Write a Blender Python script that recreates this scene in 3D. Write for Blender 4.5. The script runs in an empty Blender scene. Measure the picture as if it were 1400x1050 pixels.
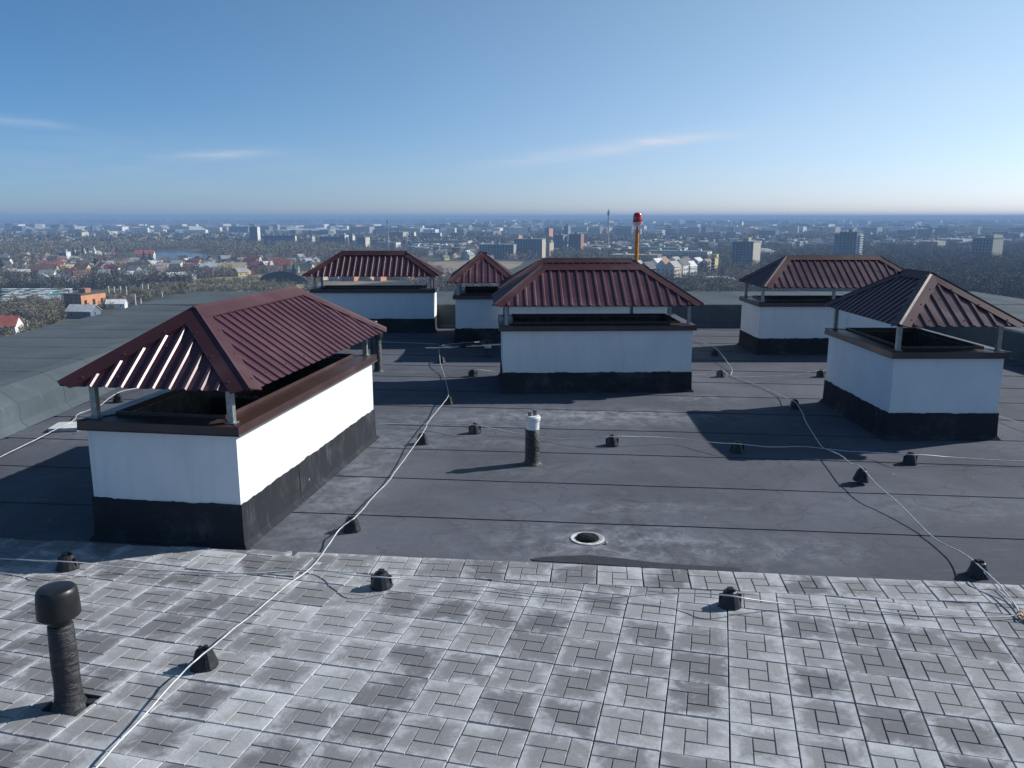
import bpy, bmesh, math, random
import numpy as np
from math import sin, cos, pi, radians, hypot, atan2, sqrt
from mathutils import Vector, Matrix, noise

random.seed(7)
RNG = np.random.default_rng(11)
S = bpy.context.scene
COL = S.collection

# ------------------------------------------------------------------ camera, sky, sun, exposure
CAM_H = 3.07
FPX = 1119.0
PITCH = radians(11.53)
cam_d = bpy.data.cameras.new("camera")
cam = bpy.data.objects.new("camera", cam_d)
COL.objects.link(cam)
cam.location = (0, 0, CAM_H)
cam.rotation_euler = (radians(90) - PITCH, 0, 0)
cam_d.sensor_width = 36.0
cam_d.lens = FPX / 1400.0 * 36.0
cam_d.clip_start = 0.1
cam_d.clip_end = 120000.0
S.camera = cam

SUN_AZ = radians(70.0)      # clockwise from the viewing direction
SUN_EL = radians(32.5)
sd = bpy.data.lights.new("sun", 'SUN')
sd.energy = 5.0
sd.angle = radians(0.5)
sd.color = (1.0, 0.97, 0.925)
so = bpy.data.objects.new("sun", sd)
COL.objects.link(so)
sdir = Vector((sin(SUN_AZ) * cos(SUN_EL), cos(SUN_AZ) * cos(SUN_EL), sin(SUN_EL)))
so.rotation_euler = sdir.to_track_quat('Z', 'Y').to_euler()
so.location = (20, 5, 30)

S.view_settings.view_transform = 'Standard'
S.view_settings.look = 'None'
S.view_settings.gamma = 1.0
S.view_settings.use_curve_mapping = False
S.view_settings.exposure = 0.15
SKY_STRENGTH = 0.084
S.cycles.volume_bounces = 0
S.cycles.max_bounces = 6
S.cycles.use_denoising = True


class NT:
    """tiny node-tree helper"""
    def __init__(self, tree):
        self.t = tree
        tree.nodes.clear()

    def n(self, typ, props=None, **ins):
        nd = self.t.nodes.new(typ)
        for k, v in (props or {}).items():
            setattr(nd, k, v)
        for k, v in ins.items():
            key = int(k[1:]) if k[0] == '_' and k[1:].isdigit() else k.replace('_', ' ')
            self.put(nd.inputs[key], v)
        return nd

    def put(self, sock, v):
        if isinstance(v, bpy.types.NodeSocket):
            self.t.links.new(v, sock)
        elif isinstance(v, bpy.types.Node):
            self.t.links.new(v.outputs[0], sock)
        else:
            if sock.type == 'RGBA' and hasattr(v, '__len__') and len(v) == 3:
                v = (*v, 1)
            sock.default_value = v

    def m(self, op, a, b=0.0, c=0.0, clamp=False):
        nd = self.n('ShaderNodeMath', dict(operation=op, use_clamp=clamp), _0=a, _1=b, _2=c)
        return nd.outputs[0]

    def mix(self, f, a, b, blend='MIX'):
        nd = self.t.nodes.new('ShaderNodeMix')
        nd.data_type = 'RGBA'
        nd.blend_type = blend
        nd.clamp_factor = True
        self.put(nd.inputs[0], f)
        self.put(nd.inputs[6], a)
        self.put(nd.inputs[7], b)
        return nd.outputs[2]

    def ramp(self, x, lo, hi, a=0.0, b=1.0):
        nd = self.n('ShaderNodeMapRange', dict(clamp=True, interpolation_type='SMOOTHSTEP'),
                    _0=x, _1=lo, _2=hi, _3=a, _4=b)
        return nd.outputs[0]

    def noise(self, vec, scale, detail=4.0, rough=0.55, dist=0.0):
        return self.n('ShaderNodeTexNoise', None, Vector=vec, Scale=scale, Detail=detail,
                      Roughness=rough, Distortion=dist).outputs[0]


# world: physical sky, a few thin streaks of high cloud
world = bpy.data.worlds.new("World")
S.world = world
world.use_nodes = True
W = NT(world.node_tree)
sky = W.n('ShaderNodeTexSky', dict(sky_type='NISHITA', sun_disc=False, sun_elevation=SUN_EL,
                                   sun_rotation=SUN_AZ, altitude=100.0, air_density=0.7,
                                   dust_density=0.3, ozone_density=3.0))
tc = W.n('ShaderNodeTexCoord')
sep = W.n('ShaderNodeSeparateXYZ', None, Vector=tc.outputs['Generated'])
az = W.m('ARCTAN2', sep.outputs[0], sep.outputs[1])
el = W.m('ARCSINE', sep.outputs[2])
comb = W.n('ShaderNodeCombineXYZ', None, X=W.m('MULTIPLY', az, 7.0), Y=W.m('MULTIPLY', el, 60.0), Z=0.0)
streak = W.noise(comb.outputs[0], 1.0, 6.0, 0.6, 0.4)
total = None
for a0, e0, tilt, sa, se, amp in [(0.12, 0.079, 0.13, 0.12, 0.0075, 0.48), (0.19, 0.086, 0.05, 0.06, 0.004, 0.40),
                                  (-0.53, 0.094, -0.05, 0.04, 0.0045, 0.40), (-0.33, 0.068, 0.06, 0.05, 0.005, 0.28),
                                  (0.50, 0.13, 0.2, 0.25, 0.05, 0.12), (-0.42, 0.055, 0.0, 0.25, 0.03, 0.10)]:
    da = W.m('SUBTRACT', az, a0)
    de = W.m('SUBTRACT', W.m('SUBTRACT', el, e0), W.m('MULTIPLY', da, tilt))
    q = W.m('ADD', W.m('POWER', W.m('ABSOLUTE', W.m('DIVIDE', da, sa)), 2.0),
            W.m('POWER', W.m('ABSOLUTE', W.m('DIVIDE', de, se)), 2.0))
    g = W.m('MULTIPLY', W.m('EXPONENT', W.m('MULTIPLY', q, -1.0)), amp)
    total = g if total is None else W.m('ADD', total, g)
cl = W.m('MULTIPLY', total, W.ramp(streak, 0.25, 0.75, 0.25, 1.5))
skyb = W.mix(1.0, sky.outputs[0], (0.50, 0.84, 1.08), 'MULTIPLY')
# thin high veil that brightens towards the sun and thins out with height
cg = W.n('ShaderNodeVectorMath', dict(operation='DOT_PRODUCT'), _0=tc.outputs['Generated'], _1=tuple(sdir)).outputs['Value']
gv = W.m('POWER', W.m('MULTIPLY', W.m('ADD', cg, 1.0), 0.5), 4.0)
gv = W.m('MULTIPLY', gv, W.m('EXPONENT', W.m('MULTIPLY', W.m('ABSOLUTE', sep.outputs[2]), -2.4)))
vv = W.n('ShaderNodeVectorMath', dict(operation='SCALE'), _0=(10.0, 8.6, 4.6), Scale=gv).outputs[0]
skyb = W.n('ShaderNodeVectorMath', dict(operation='ADD'), _0=skyb, _1=vv).outputs[0]
lowf = W.m('EXPONENT', W.m('MULTIPLY', W.m('ABSOLUTE', sep.outputs[2]), -9.0))
tint = W.mix(lowf, (0.90, 1.12, 1.10), (1.30, 0.96, 1.03))
skyb = W.mix(1.0, skyb, tint, 'MULTIPLY')
skyc = W.mix(cl, skyb, (7.6, 8.0, 9.0))
hsv = W.n('ShaderNodeHueSaturation', None, Hue=0.5, Saturation=1.0, Value=1.0, Fac=1.0, Color=skyc)
bg = W.n('ShaderNodeBackground', None, Color=hsv.outputs[0], Strength=SKY_STRENGTH)
W.n('ShaderNodeOutputWorld', None, Surface=bg.outputs[0])

# ------------------------------------------------------------------ helpers
GZ = -47.0     # level of the town below the roof


def ray(px, py):
    dx = (px - 700) / FPX
    dy = (py - 525) / FPX
    return (dx, cos(PITCH) - dy * sin(PITCH), -sin(PITCH) - dy * cos(PITCH))


def on(px, py, z=0.0):
    """surveyed point of the photograph on the level z"""
    r = ray(px, py)
    t = (z - CAM_H) / r[2]
    return Vector((r[0] * t, r[1] * t, z))


def height_at(py, Y, px=700):
    r = ray(px, py)
    return CAM_H + r[2] * Y / r[1]


def seen(p):
    x, y, z = p[0], p[1], p[2] - CAM_H
    zc = y * cos(PITCH) - z * sin(PITCH)
    if zc <= 0.1:
        return None
    w = -(z * cos(PITCH) + y * sin(PITCH))
    return 700 + FPX * x / zc, 525 + FPX * w / zc


def tag(o, label=None, cat=None, group=None, kind=None):
    if label: o['label'] = label
    if cat: o['category'] = cat
    if group: o['group'] = group
    if kind: o['kind'] = kind
    return o


def empty(name, loc, label, cat, rz=0.0, group=None):
    o = bpy.data.objects.new(name, None)
    COL.objects.link(o)
    o.empty_display_size = 0.2
    o.location = loc
    o.rotation_euler = (0, 0, rz)
    return tag(o, label, cat, group)


class MB:
    """collects faces and builds one mesh object"""
    def __init__(self):
        self.v, self.f, self.mi, self.uv = [], [], [], []

    def add(self, vs, fs, mi=0):
        b = len(self.v)
        self.v += [tuple(p) for p in vs]
        self.f += [tuple(b + i for i in f) for f in fs]
        self.mi += [mi] * len(fs)
        return self

    def quad(self, a, b, c, d, mi=0):
        return self.add([a, b, c, d], [(0, 1, 2, 3)], mi)

    def box(self, x0, x1, y0, y1, z0, z1, mi=0):
        v = [(x0, y0, z0), (x1, y0, z0), (x1, y1, z0), (x0, y1, z0), (x0, y0, z1), (x1, y0, z1), (x1, y1, z1), (x0, y1, z1)]
        return self.add(v, [(0, 3, 2, 1), (4, 5, 6, 7), (0, 1, 5, 4), (1, 2, 6, 5), (2, 3, 7, 6), (3, 0, 4, 7)], mi)

    def prism(self, pts, z0, z1, mi=0):
        n = len(pts)
        v = [(p[0], p[1], z0) for p in pts] + [(p[0], p[1], z1) for p in pts]
        f = [tuple(range(n - 1, -1, -1)), tuple(range(n, 2 * n))]
        f += [(i, (i + 1) % n, n + (i + 1) % n, n + i) for i in range(n)]
        return self.add(v, f, mi)

    def lathe(self, prof, seg=20, cx=0, cy=0, mi=0, close=True, wob=0.0):
        v, f = [], []
        for k, (r, z) in enumerate(prof):
            for i in range(seg):
                a = 2 * pi * i / seg
                rr = r + (noise.noise((cos(a) * 2.1, sin(a) * 2.1 + z * 9, z * 14 + a * .6)) * wob if wob else 0)
                v.append((cx + rr * cos(a), cy + rr * sin(a), z))
        for k in range(len(prof) - 1):
            for i in range(seg):
                j = (i + 1) % seg
                f.append((k * seg + i, k * seg + j, (k + 1) * seg + j, (k + 1) * seg + i))
        if close:
            f.append(tuple(range(seg - 1, -1, -1)))
            b = (len(prof) - 1) * seg
            f.append(tuple(range(b, b + seg)))
        return self.add(v, f, mi)

    def tube(self, pts, r, seg=6, mi=0):
        pts = [Vector(p) for p in pts]
        v, f = [], []
        n = len(pts)
        for k, p in enumerate(pts):
            d = (pts[min(k + 1, n - 1)] - pts[max(k - 1, 0)]).normalized()
            up = Vector((0, 0, 1)) if abs(d.z) < .9 else Vector((1, 0, 0))
            a = d.cross(up).normalized()
            b = a.cross(d)
            for i in range(seg):
                t = 2 * pi * i / seg
                v.append(p + (a * cos(t) + b * sin(t)) * r)
        for k in range(n - 1):
            for i in range(seg):
                j = (i + 1) % seg
                f.append((k * seg + i, (k + 1) * seg + i, (k + 1) * seg + j, k * seg + j))
        f.append(tuple(range(seg)))
        f.append(tuple((n - 1) * seg + i for i in range(seg - 1, -1, -1)))
        return self.add(v, f, mi)

    def mesh(self, name, mats, smooth=False):
        me = bpy.data.meshes.new(name)
        me.from_pydata([tuple(p) for p in self.v], [], self.f)
        for m in (mats if isinstance(mats, (list, tuple)) else [mats]):
            me.materials.append(m)
        me.polygons.foreach_set('material_index', self.mi)
        if smooth:
            me.polygons.foreach_set('use_smooth', [True] * len(self.f))
        me.update()
        return me

    def build(self, name, mats, parent=None, loc=None, rz=None, smooth=False):
        return link(name, self.mesh(name, mats, smooth), parent, loc, rz)


def link(name, me, parent=None, loc=None, rz=None):
    o = bpy.data.objects.new(name, me)
    COL.objects.link(o)
    if parent is not None: o.parent = parent
    if loc is not None: o.location = loc
    if rz is not None: o.rotation_euler = (0, 0, rz)
    return o


def auto_smooth(o, ang=35):
    me = o.data
    bm = bmesh.new(); bm.from_mesh(me)
    bm.normal_update()
    for e in bm.edges:
        if len(e.link_faces) == 2:
            e.smooth = e.link_faces[0].normal.angle(e.link_faces[1].normal, 0) < radians(ang)
    for fc in bm.faces: fc.smooth = True
    bm.to_mesh(me); bm.free()
    return o


# ------------------------------------------------------------------ materials
def material(name, fn):
    m = bpy.data.materials.new(name)
    m.use_nodes = True
    t = NT(m.node_tree)
    b = t.n('ShaderNodeBsdfPrincipled')
    t.n('ShaderNodeOutputMaterial', None, Surface=b.outputs[0])
    fn(t, b)
    return m


def pos(t): return t.n('ShaderNodeNewGeometry').outputs['Position']
def objc(t): return t.n('ShaderNodeTexCoord').outputs['Object']
def rnd(t): return t.n('ShaderNodeObjectInfo').outputs['Random']


def bump(t, b, h, strength=.3, dist=.01):
    t.put(b.inputs['Normal'], t.n('ShaderNodeBump', None, Strength=strength, Distance=dist, Height=h).outputs[0])


def plain(name, col, rough=.6, metal=0.0, var=.15, scale=8.0, bmp=0.0, spec=.4):
    def fn(t, b):
        p = objc(t)
        n1 = t.noise(p, scale, 5, .6)
        c = t.mix(t.ramp(n1, .3, .7), tuple(x * (1 - var) for x in col), tuple(min(1, x * (1 + var)) for x in col))
        t.put(b.inputs['Base Color'], c)
        t.put(b.inputs['Roughness'], t.ramp(n1, .2, .8, max(0, rough - .08), min(1, rough + .08)))
        b.inputs['Metallic'].default_value = metal
        b.inputs['Specular IOR Level'].default_value = spec
        if bmp: bump(t, b, t.noise(p, scale * 8, 4, .6), bmp, .004)
    return material(name, fn)


def blob(t, p, cx, cy, rx, ry, amp):
    s_ = t.n('ShaderNodeSeparateXYZ', None, Vector=p)
    q = t.m('ADD', t.m('POWER', t.m('ABSOLUTE', t.m('DIVIDE', t.m('SUBTRACT', s_.outputs[0], cx), rx)), 2.0),
            t.m('POWER', t.m('ABSOLUTE', t.m('DIVIDE', t.m('SUBTRACT', s_.outputs[1], cy), ry)), 2.0))
    return t.m('MULTIPLY', t.m('EXPONENT', t.m('MULTIPLY', q, -1.0)), amp)


def f_bitumen(t, b, base=(.114, .123, .150), dusty=True):
    p = pos(t)
    big = t.noise(p, .55, 5, .6, .6)
    mid = t.noise(p, 2.3, 7, .70, .3)
    gran = t.noise(p, 150, 2, .8)
    c = t.mix(t.ramp(big, .3, .72), tuple(x * .80 for x in base), tuple(x * 1.18 for x in base))
    c = t.mix(t.ramp(mid, .50, .8, 0, .45), c, (.19, .20, .215))
    # streaky scuffs along the rolls
    mp = t.n('ShaderNodeMapping', None, Vector=p, Rotation=(0, 0, radians(5.8)), Scale=(.7, 6.0, 1))
    sc = t.noise(mp.outputs[0], 1.6, 6, .7, .3)
    c = t.mix(t.ramp(sc, .54, .76, 0, .42), c, (.21, .22, .235))
    vr = t.n('ShaderNodeTexVoronoi', None, Vector=p, Scale=3.1, Randomness=1.0)
    c = t.mix(t.m('MULTIPLY', t.ramp(vr.outputs['Distance'], .025, .06, 1, 0), t.ramp(mid, .45, .6)), c, (.36, .37, .38))
    if dusty:
        d = blob(t, p, .95, 7.35, 1.1, .55, 1.0)
        for q in [(1.2, 12.5, 1.9, .55, 1.1), (-.3, 10.9, 1.6, .25, .4), (4.6, 8.4, 1.6, .5, .3), (-1.8, 9.6, .35, 2.2, .55), (2.6, 7.2, .9, .35, .45), (-1.2, 11.6, 1.3, .9, .38), (.3, 9.7, 1.0, .35, .35),
                  (3.2, 13.8, .6, .3, .8), (1.3, 8.35, 1.2, .18, .5), (-2.2, 8.6, .3, 2.0, .4), (-6.4, 11.6, .7, .8, .4), (7.2, 10.6, .5, .3, .7)]:
            d = t.m('ADD', d, blob(t, p, *q))
        dn = t.noise(p, 4.2, 8, .74, .35)
        c = t.mix(t.m('MULTIPLY', d, t.ramp(dn, .38, .68, 0.0, .72), clamp=True), c, (.42, .45, .49))
        # tide marks left by puddles
        tide = t.m('ABSOLUTE', t.m('SUBTRACT', t.noise(p, .8, 3, .5, .4), .52))
        c = t.mix(t.ramp(tide, .0, .007, .35, 0), c, (.04, .042, .048))
    c = t.mix(t.m('MULTIPLY', rnd(t), .22), c, tuple(x * .7 for x in base))
    c = t.mix(t.ramp(gran, .30, .72, .45, 0), c, (.03, .032, .036))
    c = t.mix(t.ramp(gran, .62, .8, 0, .5), c, (.26, .27, .28))
    t.put(b.inputs['Base Color'], c)
    b.inputs['Roughness'].default_value = .9
    b.inputs['Specular IOR Level'].default_value = .12
    h = t.m('ADD', t.m('MULTIPLY', gran, .35), t.m('MULTIPLY', mid, 1.6))
    bump(t, b, h, .35, .012)


M = {}
M['bitumen'] = material('bitumen_felt', f_bitumen)
M['bitumen_up'] = material('bitumen_felt_upstand', lambda t, b: f_bitumen(t, b, (.030, .033, .040), False))
M['bitumen_green'] = material('bitumen_felt_parapet', lambda t, b: f_bitumen(t, b, (.100, .127, .146), False))
M['tar'] = plain('tar_bead', (.038, .040, .046), .8, var=.3, scale=30)
M['bitumen_dark'] = plain('bitumen_patch', (.03, .031, .037), .7, var=.3, scale=20, bmp=.4)


def f_plaster(t, b):
    p = objc(t)
    n1 = t.noise(p, 1.7, 5, .6)
    c = t.mix(t.ramp(n1, .3, .75), (.80, .80, .785), (.72, .725, .72))
    mp = t.n('ShaderNodeMapping', None, Vector=p, Scale=(5.0, 5.0, .35))
    st = t.noise(mp.outputs[0], 1.5, 5, .6)
    c = t.mix(t.ramp(st, .50, .80, 0, .30), c, (.52, .52, .50))
    c = t.mix(t.ramp(t.noise(p, 7, 6, .7), .55, .8, 0, .25), c, (.60, .60, .58))
    sp = t.noise(p, 23, 2, .5)
    c = t.mix(t.ramp(sp, .75, .80, 0, .5), c, (.3, .28, .25))
    t.put(b.inputs['Base Color'], c)
    b.inputs['Roughness'].default_value = .9
    bump(t, b, t.m('ADD', t.noise(p, 110, 4, .7), t.m('MULTIPLY', t.noise(p, 3, 3, .5), 3.0)), .25, .004)


M['plaster'] = material('white_plaster', f_plaster)


def f_metal(t, b, col=(.078, .026, .036), rough=.38):
    p = objc(t)
    n1 = t.noise(p, 1.3, 5, .6, .5)
    n2 = t.noise(p, 35, 4, .7)
    c = t.mix(t.ramp(n1, .3, .75), tuple(x * .85 for x in col), tuple(x * 1.15 for x in col))
    c = t.mix(t.ramp(n1, .45, .8, 0, .16), c, (.21, .17, .18))
    t.put(b.inputs['Base Color'], c)
    t.put(b.inputs['Roughness'], t.ramp(n1, .25, .8, rough - .06, rough + .12))
    b.inputs['Specular IOR Level'].default_value = .55
    bump(t, b, t.m('ADD', n1, t.m('MULTIPLY', n2, .04)), .10, .012)


M['sheet'] = material('burgundy_coated_sheet', f_metal)
M['cap'] = material('burgundy_flashing', lambda t, b: (f_metal(t, b, (.068, .025, .030), .52), setattr(b.inputs['Specular IOR Level'], 'default_value', .3)))
M['coping'] = material('brown_coping_metal', lambda t, b: f_metal(t, b, (.055, .030, .027), .38))
M['galv'] = plain('galvanised_steel', (.33, .34, .34), .42, metal=.55, var=.2, scale=25)
M['darkmetal'] = plain('dark_frame_steel', (.03, .027, .027), .5, metal=.2)
M['shaft'] = plain('shaft_masonry', (.09, .075, .065), .95, var=.4, scale=9, bmp=.5)
M['mortar'] = plain('mortar_crumbs', (.42, .40, .36), .95, var=.3, scale=30, bmp=.5)
M['screw'] = plain('screw_heads', (.16, .08, .08), .4, metal=.3)
M['wire'] = plain('aluminium_wire', (.55, .56, .56), .45, metal=.25, var=.15, scale=20)
M['plastic'] = plain('black_plastic', (.016, .016, .018), .42, var=.3, scale=12)
M['pvc'] = plain('white_pvc', (.72, .73, .72), .4, var=.08, scale=12)
M['greyplastic'] = plain('grey_plastic', (.14, .15, .16), .5, var=.2)


def f_wrap(t, b):
    p = objc(t)
    mp = t.n('ShaderNodeMapping', None, Vector=p, Rotation=(.5, .4, .2), Scale=(9, 9, 26))
    n1 = t.noise(mp.outputs[0], 1.0, 5, .6, 1.5)
    n2 = t.noise(p, 60, 4, .7)
    t.put(b.inputs['Base Color'], t.mix(t.ramp(n1, .45, .8), (.018, .018, .021), (.06, .06, .066)))
    b.inputs['Roughness'].default_value = .5
    bump(t, b, t.m('ADD', n1, t.m('MULTIPLY', n2, .12)), .8, .02)


M['wrap'] = material('bitumen_wrap', f_wrap)


def f_slab(t, b):
    uvn = t.n('ShaderNodeUVMap')
    u = t.n('ShaderNodeSeparateXYZ', None, Vector=uvn.outputs[0])
    p = pos(t)
    r = rnd(t)
    r2 = t.n('ShaderNodeTexWhiteNoise', dict(noise_dimensions='1D'), W=r).outputs[0]
    r3 = t.n('ShaderNodeTexWhiteNoise', dict(noise_dimensions='1D'), W=r2).outputs[0]
    offv = t.n('ShaderNodeCombineXYZ', None, X=t.m('MULTIPLY', r, 37.0), Y=t.m('MULTIPLY', r2, 53.0), Z=0.0)
    pv = t.n('ShaderNodeVectorMath', dict(operation='ADD'), _0=p, _1=offv.outputs[0]).outputs[0]
    big = t.noise(p, .75, 3, .5, .5)
    med = t.noise(pv, 5.5, 6, .66, .9)
    fin = t.noise(p, 90, 4, .75)
    spk = t.noise(p, 260, 2, .8)
    ux = t.m('MINIMUM', u.outputs[0], t.m('SUBTRACT', 1.0, u.outputs[0]))
    uy = t.m('MINIMUM', u.outputs[1], t.m('SUBTRACT', 1.0, u.outputs[1]))
    ed = t.m('MINIMUM', ux, uy)
    base = t.mix(r2, (.15, .15, .158), (.34, .34, .345))
    base = t.mix(t.ramp(r3, .88, .94, 0, .8), base, (.43, .44, .44))
    base = t.mix(t.ramp(fin, .3, .75, .32, 0), base, (.09, .09, .095))
    base = t.mix(t.ramp(t.noise(pv, 9, 5, .7), .5, .85, 0, .5), base, (.12, .115, .12))
    # salt bloom creeping in from the joints, a different amount on every slab
    w = t.m('ADD', t.m('MULTIPLY', r, .12), t.m('MULTIPLY', t.ramp(big, .35, .65), .12))
    edge = t.m('SUBTRACT', t.m('ADD', w, t.m('MULTIPLY', t.m('SUBTRACT', med, .5), 1.1)), t.m('MULTIPLY', ed, 1.15))
    fr = t.ramp(edge, -.12, .22, 0, .72)
    side = t.m('ADD', t.m('MULTIPLY', t.m('SUBTRACT', u.outputs[0], .5), t.m('SUBTRACT', r2, .5)),
               t.m('MULTIPLY', t.m('SUBTRACT', u.outputs[1], .5), t.m('SUBTRACT', r3, .5)))
    fr2 = t.ramp(t.m('ADD', side, t.m('MULTIPLY', t.m('SUBTRACT', med, .5), .5)), .06, .28, 0, .7)
    fr = t.m('MAXIMUM', fr, fr2)
    blo = t.noise(p, 15, 6, .72, .6)
    fr = t.m('MAXIMUM', t.m('MULTIPLY', fr, t.ramp(blo, .30, .62, .45, 1.0)), t.ramp(blo, .55, .78, 0, .40))
    fr = t.m('MULTIPLY', fr, t.ramp(fin, .2, .6, .65, 1.0))
    base = t.mix(t.ramp(t.noise(p, 1.1, 3, .5), .48, .68, 0, .40), base, (.12, .12, .13))
    c = t.mix(fr, base, (.55, .565, .59))
    c = t.mix(t.ramp(spk, .66, .8, 0, .35), c, (.07, .07, .075))
    ru = t.noise(pv, 1.7, 3, .5)
    c = t.mix(t.ramp(ru, .72, .80, 0, .35), c, (.34, .27, .20))
    t.put(b.inputs['Base Color'], c)
    b.inputs['Roughness'].default_value = .88
    b.inputs['Specular IOR Level'].default_value = .3
    bump(t, b, t.m('ADD', t.m('MULTIPLY', fin, .7), t.m('MULTIPLY', med, .6)), .35, .004)


M['slab'] = material('concrete_paving_slab', f_slab)
M['bed'] = plain('paving_bed', (.05, .048, .047), .95, var=.4, scale=40)
M['red_glass'] = material('red_beacon_glass', lambda t, b: (t.put(b.inputs['Base Color'], (.55, .012, .01)), t.put(b.inputs['Roughness'], .12),
                                                           t.put(b.inputs['Coat Weight'], .6)))
M['orange'] = plain('orange_paint', (.72, .22, .012), .45, var=.18, scale=14)
M['beacon_white'] = plain('beacon_grey_white', (.60, .60, .58), .5)


# ------------------------------------------------------------------ ground of the town, water, haze
def f_ground(t, b):
    p = pos(t)
    n1 = t.noise(p, .006, 6, .6, .8)
    n2 = t.noise(p, .03, 6, .65, .5)
    n3 = t.noise(p, .0011, 5, .55, .6)
    n4 = t.noise(p, .35, 4, .7)
    c = t.mix(t.ramp(n1, .35, .65), (.075, .068, .048), (.165, .15, .085))
    c = t.mix(t.ramp(n2, .45, .7, 0, .7), c, (.10, .105, .045))
    c = t.mix(t.ramp(n2, .30, .42, .7, 0), c, (.05, .042, .036))
    c = t.mix(t.ramp(n3, .40, .56), c, (.045, .05, .04))
    c = t.mix(t.ramp(n4, .35, .7, .4, 0), c, (.045, .04, .03))
    t.put(b.inputs['Base Color'], c)
    b.inputs['Roughness'].default_value = 1.0
    b.inputs['Specular IOR Level'].default_value = .1


M['ground'] = material('spring_ground', f_ground)
gm = MB()
gr = [0, 120, 300, 600, 1200, 2500, 5000, 10000, 20000, 41000]
seg = 48
gm.v.append((0, 0, GZ))
for r in gr[1:]:
    for i in range(seg):
        a = 2 * pi * i / seg
        gm.v.append((r * cos(a), r * sin(a), GZ))
for i in range(seg):
    gm.f.append((0, 1 + i, 1 + (i + 1) % seg)); gm.mi.append(0)
for k in range(len(gr) - 2):
    for i in range(seg):
        j = (i + 1) % seg
        a = 1 + k * seg
        gm.f.append((a + i, a + seg + i, a + seg + j, a + j)); gm.mi.append(0)
tag(gm.build('ground', M['ground']), kind='structure')


def gp(px, py, dz=0.0):
    return on(px, py, GZ + dz)


def f_water(t, b):
    p = pos(t)
    b.inputs['Base Color'].default_value = (.03, .055, .085, 1)
    b.inputs['Roughness'].default_value = .16
    bump(t, b, t.noise(p, .25, 4, .6), .25, .3)


M['water'] = material('lake_water', f_water)


def flat_poly(name, pts, dz, mat):
    mb = MB()
    n = len(pts)
    P = []
    for i in range(n):
        a = gp(*pts[i]); c = gp(*pts[(i + 1) % n])
        for k in range(5):
            q = a.lerp(c, k / 5)
            w = (c - a).length * .05
            P.append((q.x + noise.noise((q.x * .01, q.y * .01, 3)) * w, q.y + noise.noise((q.x * .01, q.y * .01, 9)) * w, GZ + dz))
    mb.add(P, [tuple(range(len(P)))])
    return tag(mb.build(name, mat), kind='structure')


flat_poly('lake', [(163, 357), (180, 350), (205, 345.5), (248, 343.5), (262, 346), (298, 350), (296, 358), (240, 360), (200, 359)], .25, M['water'])
flat_poly('pond', [(22, 349), (36, 344.5), (48, 345), (44, 352), (28, 354)], .25, M['water'])
M['meadow'] = plain('dry_meadow', (.24, .205, .11), 1.0, var=.3, scale=.05)
M['soil'] = plain('bare_soil', (.22, .17, .12), 1.0, var=.3, scale=.03)
flat_poly('field', [(210, 397), (270, 381), (330, 376.5), (420, 374), (440, 386), (425, 396), (330, 399)], .12, M['meadow'])
flat_poly('building_site', [(350, 383), (372, 372), (432, 366), (640, 356), (720, 358), (700, 368), (560, 384), (440, 393)], .18, M['soil'])
flat_poly('meadow', [(596, 366), (610, 362), (700, 361), (705, 364), (640, 368)], .24, M['meadow'])

hz = MB().box(-42000, 42000, -42000, 42000, GZ - 1.0, 21.0)
hm = bpy.data.materials.new('haze_air')
hm.use_nodes = True
HT = NT(hm.node_tree)
pv = HT.n('ShaderNodeVolumePrincipled', None, Color=(.34, .52, .80), Density=2.6e-4, Anisotropy=0.0)
HT.n('ShaderNodeOutputMaterial', None, Volume=pv.outputs[0])
tag(hz.build('haze', hm), kind='stuff')

# ------------------------------------------------------------------ the block under the roof, its deck and parapets
XI0, XI1, YF = -7.3, 11.0, 23.1       # inner faces of the parapets
XO0, XO1, YO = -10.55, 15.4, 27.4
M['facade'] = plain('tower_render', (.45, .43, .40), .9, scale=.4)
MB().box(XO0 + .12, XO1 - .12, -6.0, YO - .12, GZ, -.30).build('tower_block', M['facade'])
tag(bpy.data.objects['tower_block'], 'tall residential tower carrying the flat bitumen roof', 'tower')
deck = tag(MB().box(XO0 + .02, XO1 - .02, -6.02, YO - .02, -.298, -.008).build('roof_deck', M['bitumen']), kind='structure')

TH = radians(-5.8)
LAP = 1.253


def deck_pt(s_, t_, z):
    """s along the rolls, t across them; origin on the seam through (0, 7.99)"""
    return (s_ * cos(TH) - t_ * sin(TH), 7.99 + s_ * sin(TH) + t_ * cos(TH), z)


def bitumen_strip(t0, s0, s1, zoff):
    mb = MB()
    n = max(4, int((s1 - s0) / .22))
    rows = []
    for i in range(n + 1):
        s_ = s0 + (s1 - s0) * i / n
        w = noise.noise((s_ * 1.9, t0 * 3.7, 0)) * .007 + noise.noise((s_ * .25, t0, 5)) * .02
        w = 0 if w != w else w
        q = .005 + .003 * noise.noise((s_ * 6, t0, 1))
        rows.append([deck_pt(s_, t0 + w - q, .0015 + zoff), deck_pt(s_, t0 + w - q * .4, .0085 + zoff), deck_pt(s_, t0 + w + .0025, .0075 + zoff),
                     deck_pt(s_, t0 + w + .003, .0070 + zoff), deck_pt(s_, t0 + .5 * LAP, .0035 + zoff), deck_pt(s_, t0 + LAP + .06, .0 + zoff)])
    for i in range(n):
        a, c = rows[i], rows[i + 1]
        for k in range(5):
            mb.quad(a[k], c[k], c[k + 1], a[k + 1], 1 if k < 2 else 0)
    for i, e in ((0, -1), (n, 1)):
        r_ = rows[i]
        mb.quad(r_[0], r_[5], (r_[5][0], r_[5][1], -.006), (r_[0][0], r_[0][1], -.006), 0)
    o = mb.build('bitumen_sheet', [M['bitumen'], M['tar']], deck)
    return o


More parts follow.
